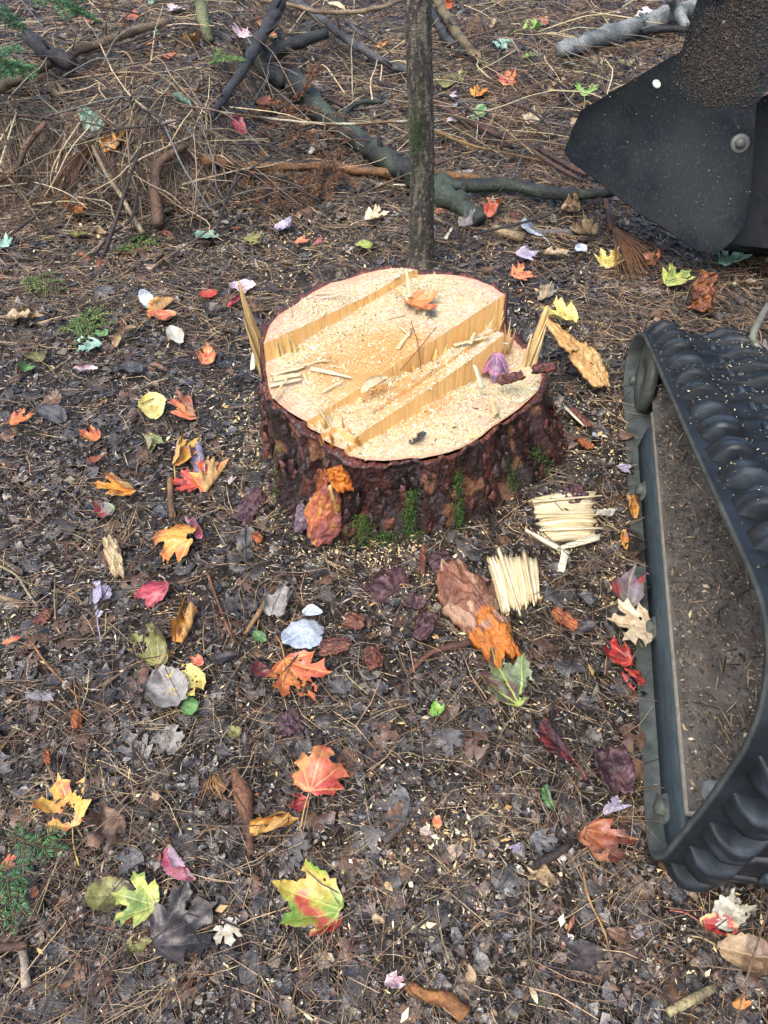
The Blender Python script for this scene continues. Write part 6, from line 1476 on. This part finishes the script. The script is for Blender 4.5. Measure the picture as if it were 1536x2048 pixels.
for p in pos_:
    if made >= 190: break
    if np.min(np.hypot(handpos[:, 0] - p[0], handpos[:, 1] - p[1])) < .06: continue
    me, pl = proto[int(rng.integers(16))]; s_ = rng.uniform(.04, .085)
    o = link("dull_leaf", me, None, (p[0], p[1], float(g(p[0], p[1])) + .008)); e_ = .05
    nx = -(float(g(p[0] + e_, p[1])) - float(g(p[0] - e_, p[1]))) / (2 * e_); ny = -(float(g(p[0], p[1] + e_)) - float(g(p[0], p[1] - e_))) / (2 * e_)
    q = Vector((nx + rng.normal(0, .12), ny + rng.normal(0, .12), 1)).to_track_quat('Z', 'Y') @ Matrix.Rotation(rng.uniform(0, 6.28), 3, 'Z').to_quaternion()
    o.rotation_euler = q.to_euler(); o.scale = (s_, s_, s_)
    o["vein"] = [float(v) for v in lin(PAL[pl][3])]; o["vein_strength"] = .25; o["spot"] = 0.0
    shape = {"flat": "flat", "arch": "arched", "crump": "crumpled", "cup": "cupped", "fold": "folded", "roll": "rolled"}[o.data["style"]]
    tag(o, near_label("dull %s %s leaf" % (COLN[pl], shape), p), "leaf", "dull wet leaves in the litter mat"); made += 1

# the same sort of leaves by the hundred, breaking up in the mat
VV, FF, CC, UU_, off, off_i = [], [], [], [], 0, 0
flats = []
for k in range(14):
    P, F, C, UV = leaf_geo(("sugar", "red", "oval")[k % 3], ("dark", "slate", "brown", "dark", "slate", "brown", "slate")[k % 7], STYLE[("flat", "arch", "crump", "cup")[k % 4]](random.Random(k + 40)), 900 + k * 5, .12)
    h_ = len(P) // 2; P = P[:h_]; P[:, :2] -= P[:, :2].mean(0); P[:, 2] -= np.percentile(P[:, 2], 25)
    f_ = F[:len(F) // 2]; cen = P[f_].mean(1); tear = fbm(cen[:, 0] * 3 + k, cen[:, 1] * 3, k, 2) > .36      # partly rotted away
    flats.append((P, f_[tear], C[:h_], UV[:h_]))
far_ = scatter(750, 2.2, lambda p: sstep((p[:, 1] - 1.9) / .6)); tans = []
for k in range(10):
    P, F, C, UV = leaf_geo(("sugar", "red", "oval")[k % 3], ("tan", "rust", "cream", "brown", "tan", "salmon", "grey", "olive", "tan", "pale")[k], STYLE[("crump", "cup", "roll", "fold")[k % 4]](random.Random(k + 70)), 1200 + k * 5, .12)
    P[:, :2] -= P[:, :2].mean(0); P[:, 2] -= np.percentile(P[:, 2], 20); tans.append((P, F, C * .75, UV))
for p in np.concatenate([far_, scatter(700, 1.5), scatter(900, .3, lambda p: (p[:, 1] < 2.2) * 1.0)]):
    P, F, C, UV = flats[int(rng.integers(14))] if off_i >= len(far_) else tans[int(rng.integers(10))]; off_i += 1; s_ = rng.uniform(.03, .075); a = rng.uniform(0, 6.28); tx_, ty_ = rng.normal(0, .15, 2)
    x_ = P[:, 0] * math.cos(a) - P[:, 1] * math.sin(a); y_ = P[:, 0] * math.sin(a) + P[:, 1] * math.cos(a); X_, Y_ = p[0] + x_ * s_, p[1] + y_ * s_
    VV.append(np.stack([X_, Y_, g(X_, Y_) * .8 + float(g(p[0], p[1])) * .2 + (P[:, 2] * .6 + x_ * tx_ + y_ * ty_) * s_ + .003 + rng.uniform(0, .006)], 1)); FF.append(F + off); off += len(P); CC.append(C * rng.uniform(.5, 1.0) * (1 if p[1] < 2.5 else rng.uniform(.8, 1.5))); UU_.append(UV)
o = link("decaying_leaves", mk("decaying_leaves", np.concatenate(VV), np.concatenate(FF), LM5, np.concatenate(CC), np.concatenate(UU_), smooth=True), kind="stuff")
o["vein"] = [.2, .17, .15]; o["vein_strength"] = .25; o["spot"] = 0.0

# ------------------------------------------------------------------ bark slabs, splintered chunks, loose splinters
def world_flap(name, label, cat, w_, h_, cols, curl, pa, pb_, h, up=(0, 0, 1), **kw):
    A = at(np.array(float(pa[0])), np.array(float(pa[1])), h); B = at(np.array(float(pb_[0])), np.array(float(pb_[1])), kw.pop("h2", h))
    o = flap(name, w_, float(np.linalg.norm(B - A)) if h_ is None else h_, cols, curl, A, B - A, up, **kw); return tag(o, label, cat)
o = world_flap("bark_slab", "large reddish bark slab with an orange lower end lying before the stump", "bark slab", .115, None, [(156, 106, 80), (126, 80, 62), (186, 148, 120)], -.4, (898, 1140), (1022, 1322), .03, thick=.020, seed=21, nw=60, nh=110, rel=.14, prof=[.75, 1.0, 1.0, .9, .8, .66, .5], endcol=((206, 122, 40), .62))
MAR = [(86, 54, 56), (66, 44, 48), (112, 84, 90)]; RB = [(120, 66, 48), (92, 52, 42), (150, 98, 72)]; OB = [(176, 100, 54), (140, 76, 46), (200, 130, 70)]
for lab, w1, pa, pb_, cols, sd_ in (
    ("dark purple flake of bark at the stump's front foot", .085, (800, 1140), (738, 1190), MAR, 41), ("greyish purple bark flake at the bark slab's upper end", .06, (872, 1110), (900, 1150), MAR, 43),
    ("small dark bark scrap left of the bark slab", .04, (812, 1205), (850, 1215), MAR, 45), ("dark pointed bark scrap below the small dark scrap", .04, (860, 1230), (838, 1282), MAR, 47),
    ("reddish square bark scrap near the pale blue oval leaf", .038, (742, 1300), (752, 1340), RB, 49), ("orange brown bark chip right of the lower wood chunk", .03, (1108, 1225), (1152, 1262), OB, 51),
    ("red brown bark scrap beside the pale blue oval leaf", .04, (692, 1238), (730, 1250), RB, 53), ("dark red bark heap against the track's lower edge", .07, (1215, 1500), (1240, 1590), MAR, 55),
    ("upright curl of red bark at the stump's front foot", .016, (842, 1150), (848, 1092), RB, 57), ("orange chip of bark left of the hanging flap", .03, (512, 1085), (525, 1072), OB, 59),
    ("dark bark scrap right of the stump's foot", .05, (1130, 1005), (1165, 985), MAR, 61), ("purple bark plate left of the stump's foot", .06, (478, 1045), (520, 985), MAR, 63),
    ("red brown bark strip between the stump and the track", .03, (1140, 820), (1180, 855), RB, 65), ("orange bark chip between the stump and the track", .022, (1160, 885), (1182, 900), OB, 67),
    ("small orange wood chip on the dark soil at left", .022, (152, 1424), (156, 1460), OB, 69), ("tiny orange chip lower on the dark soil at left", .013, (95, 1505), (99, 1530), OB, 71),
    ("grey bark strip at the left below the lavender crescent leaf", .022, (58, 1392), (112, 1396), [(140, 136, 140), (110, 106, 112), (160, 154, 156)], 73), ("dark rust bark chip near the left edge below the pale twig", .03, (76, 1250), (98, 1220), RB, 75),
    ("brown oblong bark plate in the left foreground centre", .05, (600, 1445), (560, 1460), MAR, 77), ("red tinted bark piece in the middle foreground", .04, (640, 1300), (700, 1290), RB, 79)):
    world_flap("bark_piece", lab, "bark piece", w1, None, cols, rng.uniform(-.3, .15), pa, pb_, .012, h2=.018, thick=.006, seed=sd_)
YW = [(214, 172, 108), (200, 150, 84), (232, 200, 142)]
world_flap("wood_slab", "curved tan slab of torn wood leaning against the stump's right side", "wood slab", .085, None, YW, -.12, (1205, 775), (1150, 690), .04, h2=.10, seed=83, thick=.009, rel=.06, nw=34, nh=60, prof=[.5, .9, 1, 1, .8])
world_flap("wood_slab", "second slab of torn tan wood reaching up behind the yellow green leaf", "wood slab", .055, None, YW, -.1, (1150, 705), (1088, 640), .10, h2=.14, seed=85, thick=.008, rel=.06, nw=26, nh=50, prof=[.8, 1, .9, .6, .3])
world_flap("rotten_wood", "upright chunk of reddish rotten bark standing beyond the track", "rotten wood", .08, None, [(136, 80, 48), (96, 58, 42), (170, 108, 62)], -.4, (1398, 622), (1415, 545), .02, h2=.12, up=(0, -1, .4), seed=87, thick=.02, rel=.2, nw=30, nh=44, prof=[1, .9, 1, .8, .7])
world_flap("wood_lump", "crumbly cream lump of wood lying among the leaves at left", "wood chip", .035, None, [(206, 184, 138), (180, 154, 110), (226, 208, 168)], -.2, (222, 1082), (240, 1158), .014, seed=87, thick=.012)
for lab, pa, pb_, sd_ in (("dark red shred of bark on the stump's right rim", (1065, 748), (1110, 742), 91), ("dark curled bark shred under the purple leaf on the stump", (1000, 770), (1048, 758), 93)):
    A, B = atz(np.array(float(pa[0])), np.array(float(pa[1])), .25), atz(np.array(float(pb_[0])), np.array(float(pb_[1])), .26)
    tag(flap("bark_shred", .03, float(np.linalg.norm(B - A)), [(96, 44, 38), (70, 36, 34), (130, 66, 50)], .3, A, B - A, (0, 0, 1), None, None, .005, sd_), lab, "bark shred")

def chunk(label, corners, along, n, cols, seed):
    """block of torn wood made of slivers; corners: start-left, start-right, end-left, end-right pixels; slivers run from start to end"""
    sl, sr, el, er = [at(np.array(float(a)), np.array(float(b)), .012) for a, b in corners]
    t = thing("wood_chunk", label, "wood chunk", tuple((sl + sr + el + er) / 4)); base = np.array(t.location)
    nc, nr = 64, 7; m_ = (el + er - sl - sr) / 2; a_ = math.atan2(m_[1], m_[0]) - math.pi / 2; q0 = []      # fused fibres: a ridged slab, ragged at both ends
    hgt = .013 + .0022 * (fbm(np.arange(nc) * .23, np.zeros(nc) + seed, seed, 4) - .5) * 2 + rng.normal(0, .0008, nc)
    r0 = .05 + .10 * (fbm(np.arange(nc) * .4, np.zeros(nc) + seed, seed + 3, 2) - .3) + rng.normal(0, .02, nc); r1 = .97 - .14 * (fbm(np.arange(nc) * .4, np.zeros(nc) + seed, seed + 5, 2) - .3) + rng.normal(0, .025, nc)
    for zz_ in (0, 1):
        for i in range(nc):
            f = i / (nc - 1); A_, B_ = sl * (1 - f) + sr * f, el * (1 - f) + er * f
            for j in range(nr):
                t_ = r0[i] + (r1[i] - r0[i]) * j / (nr - 1); w3 = A_ + (B_ - A_) * t_ - base; edge_ = .35 + .65 * min(1, 3 * min(j, nr - 1 - j) / (nr - 1) + .15)
                q0.append((w3[0], w3[1], (-.005 if zz_ == 0 else hgt[i] * edge_ + rng.normal(0, .0006)) + w3[2]))
    q0 = np.array(q0); ca_, sa_ = math.cos(-a_), math.sin(-a_); q0 = np.stack([q0[:, 0] * ca_ - q0[:, 1] * sa_, q0[:, 0] * sa_ + q0[:, 1] * ca_, q0[:, 2]], 1); k_ = nc * nr
    F_ = grid_faces(nr, nc); rg_ = np.concatenate([np.arange(nr), np.arange(1, nc) * nr + nr - 1, (nc - 1) * nr + np.arange(nr - 2, -1, -1), np.arange(nc - 2, 0, -1) * nr]); r2_ = np.roll(rg_, -1)
    cc_ = np.repeat(pick(nc, [(c, 1) for c in cols]), nr, 0); S = Shape(); S.add(q0, np.vstack([F_[:, ::-1], F_ + k_, np.stack([rg_, r2_, r2_ + k_, rg_ + k_], 1)]), np.vstack([cc_, cc_])); link("torn_block", S.mesh("torn_block", M_SPLIT), t, rot=(0, 0, a_))
    for i in range(n):
        f = (i + .5) / n; a = sl * (1 - f) + sr * f; b = el * (1 - f) + er * f; d = b - a; ln = float(np.linalg.norm(d))
        wd = float(np.linalg.norm(sr - sl)) / 13; e0, e1 = rng.normal(0, .05), rng.normal(.02, .10)
        if rng.random() < .5: a, b = b, a; d = b - a; e0, e1 = 0, abs(e1)
        z = .016 + rng.uniform(0, .006)
        o = link("sliver", splinter_mesh("sliver", ln * (1 + e1 - e0), wd * rng.uniform(.5, 1.1), .005, cols[i % len(cols)], rng.normal(0, .03), rng.uniform(.05, .6), 9, rag=.12), t)
        orient(o, a + d * e0 + np.array([0, 0, z]) - base, d / ln + np.array([rng.normal(0, .03), rng.normal(0, .03), rng.normal(0, .03)]), roll=rng.normal(0, .3))
    return t
PALE = [(240, 226, 184), (234, 214, 166), (246, 236, 204), (226, 196, 142), (240, 220, 172)]
c1 = chunk("splintered pale wood chunk lying right of the stump near the track", [(1195, 985), (1200, 1082), (1058, 1000), (1085, 1085)], 0, 3, PALE, 1)
base = np.array(c1.location)
for pa, pb_, wd in (((1198, 1075), (1115, 1098), .016), ((1120, 1098), (1052, 1060), .012), ((1132, 1100), (1122, 1142), .022), ((1190, 1072), (1110, 1100), .012)):
    A, B = at(np.array(float(pa[0])), np.array(float(pa[1])), .022), at(np.array(float(pb_[0])), np.array(float(pb_[1])), .014)
    o = link("sliver", splinter_mesh("sliver", float(np.linalg.norm(B - A)), wd, .008, PALE[2], 0, .6), c1); orient(o, A - base, B - A)
c2 = chunk("splintered pale wood chunk lying in front of the stump beside the big bark slab", [(968, 1105), (1072, 1112), (1005, 1238), (1080, 1205)], 0, 2, PALE, 2)
LO = [
 ("long flat splinter on top of the bundle at the stump's left edge", (546, 748), (612, 732), .016, .303), ("second flat splinter of the bundle at the stump's left edge", (545, 758), (604, 748), .014, .303), ("lowest thick splinter of the bundle at the stump's left edge", (542, 770), (606, 757), .016, .303),
 ("thin long splinter running from the bundle toward the rings", (560, 742), (662, 716), .006, .304), ("loose splinter slanting over the bundle's lower end", (546, 796), (576, 752), .008, .312), ("broad pale splinter pointing right from the bundle", (622, 736), (702, 754), .013, .304),
 ("dark edged thin splinter lying below the broad pale splinter", (646, 784), (690, 758), .005, .304), ("tiny thin splinter right of the bundle", (620, 722), (676, 722), .004, .304), ("pale splinter standing at the stump's back rim", (822, 596), (812, 536), .010, .325),
 ("short chip below the orange red leaf on the stump", (795, 698), (822, 660), .010, .305), ("second short chip crossing below the orange red leaf", (800, 652), (820, 672), .007, .305), ("thin splinter lying near the centre of the stump's top", (770, 640), (812, 628), .004, .304),
 ("long pale splinter lying on the ridge's right end", (908, 690), (980, 672), .012, .305), ("short pale splinter crossing the long one on the ridge's right end", (940, 688), (950, 664), .009, .31), ("small pale splinter right of the ridge's end", (1000, 684), (1018, 688), .012, .26),
 ("splinter leaning on the ridge's front face", (966, 776), (950, 732), .014, .262), ("short splinter lying on the front sawdust below the purple leaf", (992, 830), (982, 790), .015, .247), ("fine white fibres on the step at the stump's right back", (968, 668), (985, 640), .004, .285),
 ("fine splinter on the stump's left back cut", (640, 596), (700, 586), .005, .344), ("second fine splinter on the stump's left back cut", (632, 588), (676, 584), .004, .344), ("long loose splinter at the stump's left back corner", (585, 632), (578, 612), .004, .344)]
for lab, pa, pb_, wd, z in LO:
    A, B = atz(np.array(float(pa[0])), np.array(float(pa[1])), z), atz(np.array(float(pb_[0])), np.array(float(pb_[1])), z + (.05 if "leaning" in lab or "standing" in lab else .004))
    o = link("loose_splinter", splinter_mesh("loose_splinter", float(np.linalg.norm(B - A)), wd, max(.002, wd * .18), PALE[len(lab) % 5], 0, .55), None); orient(o, A, B - A, roll=rng.normal(0, .2)); tag(o, lab, "splinter")
for lab, a, b, z0, z1 in (("thin dark stalk standing slanted beside the orange red leaf on the stump", (800, 742), (872, 655), .29, .32), ("thin reddish stalk rising from the ridge toward the orange red leaf", (842, 738), (822, 642), .29, .34)):
    A, B = atz(np.array(float(a[0])), np.array(float(a[1])), z0), atz(np.array(float(b[0])), np.array(float(b[1])), z1); V, F = tube(spline([A - A, (B - A) * .5 + np.array([.004, 0, .004]), B - A], 8), [.0011] * 8, 5)
    S = Shape(); S.add(V, F, lin((116, 74, 54))); o = link("leaf_stalk", S.mesh("leaf_stalk", M_TWIG), None, tuple(A)); tag(o, lab, "leaf stalk")
for lab, pa, pb_, wd in (("white splinter on the ground right of the stump", (1128, 812), (1168, 852), .009), ("pale chip stuck at the stump's left side", (505, 738), (508, 700), .014), ("cream chip behind the young trunk on the left", (812, 370), (788, 369), .012), ("pale splinter lying right of the mossy branch end", (890, 478), (905, 455), .012)):
    A, B = at(np.array(float(pa[0])), np.array(float(pa[1])), .02), at(np.array(float(pb_[0])), np.array(float(pb_[1])), .026)
    o = link("loose_splinter", splinter_mesh("loose_splinter", float(np.linalg.norm(B - A)), wd, .004, PALE[2], 0, .5), None); orient(o, A, B - A); tag(o, lab, "splinter")
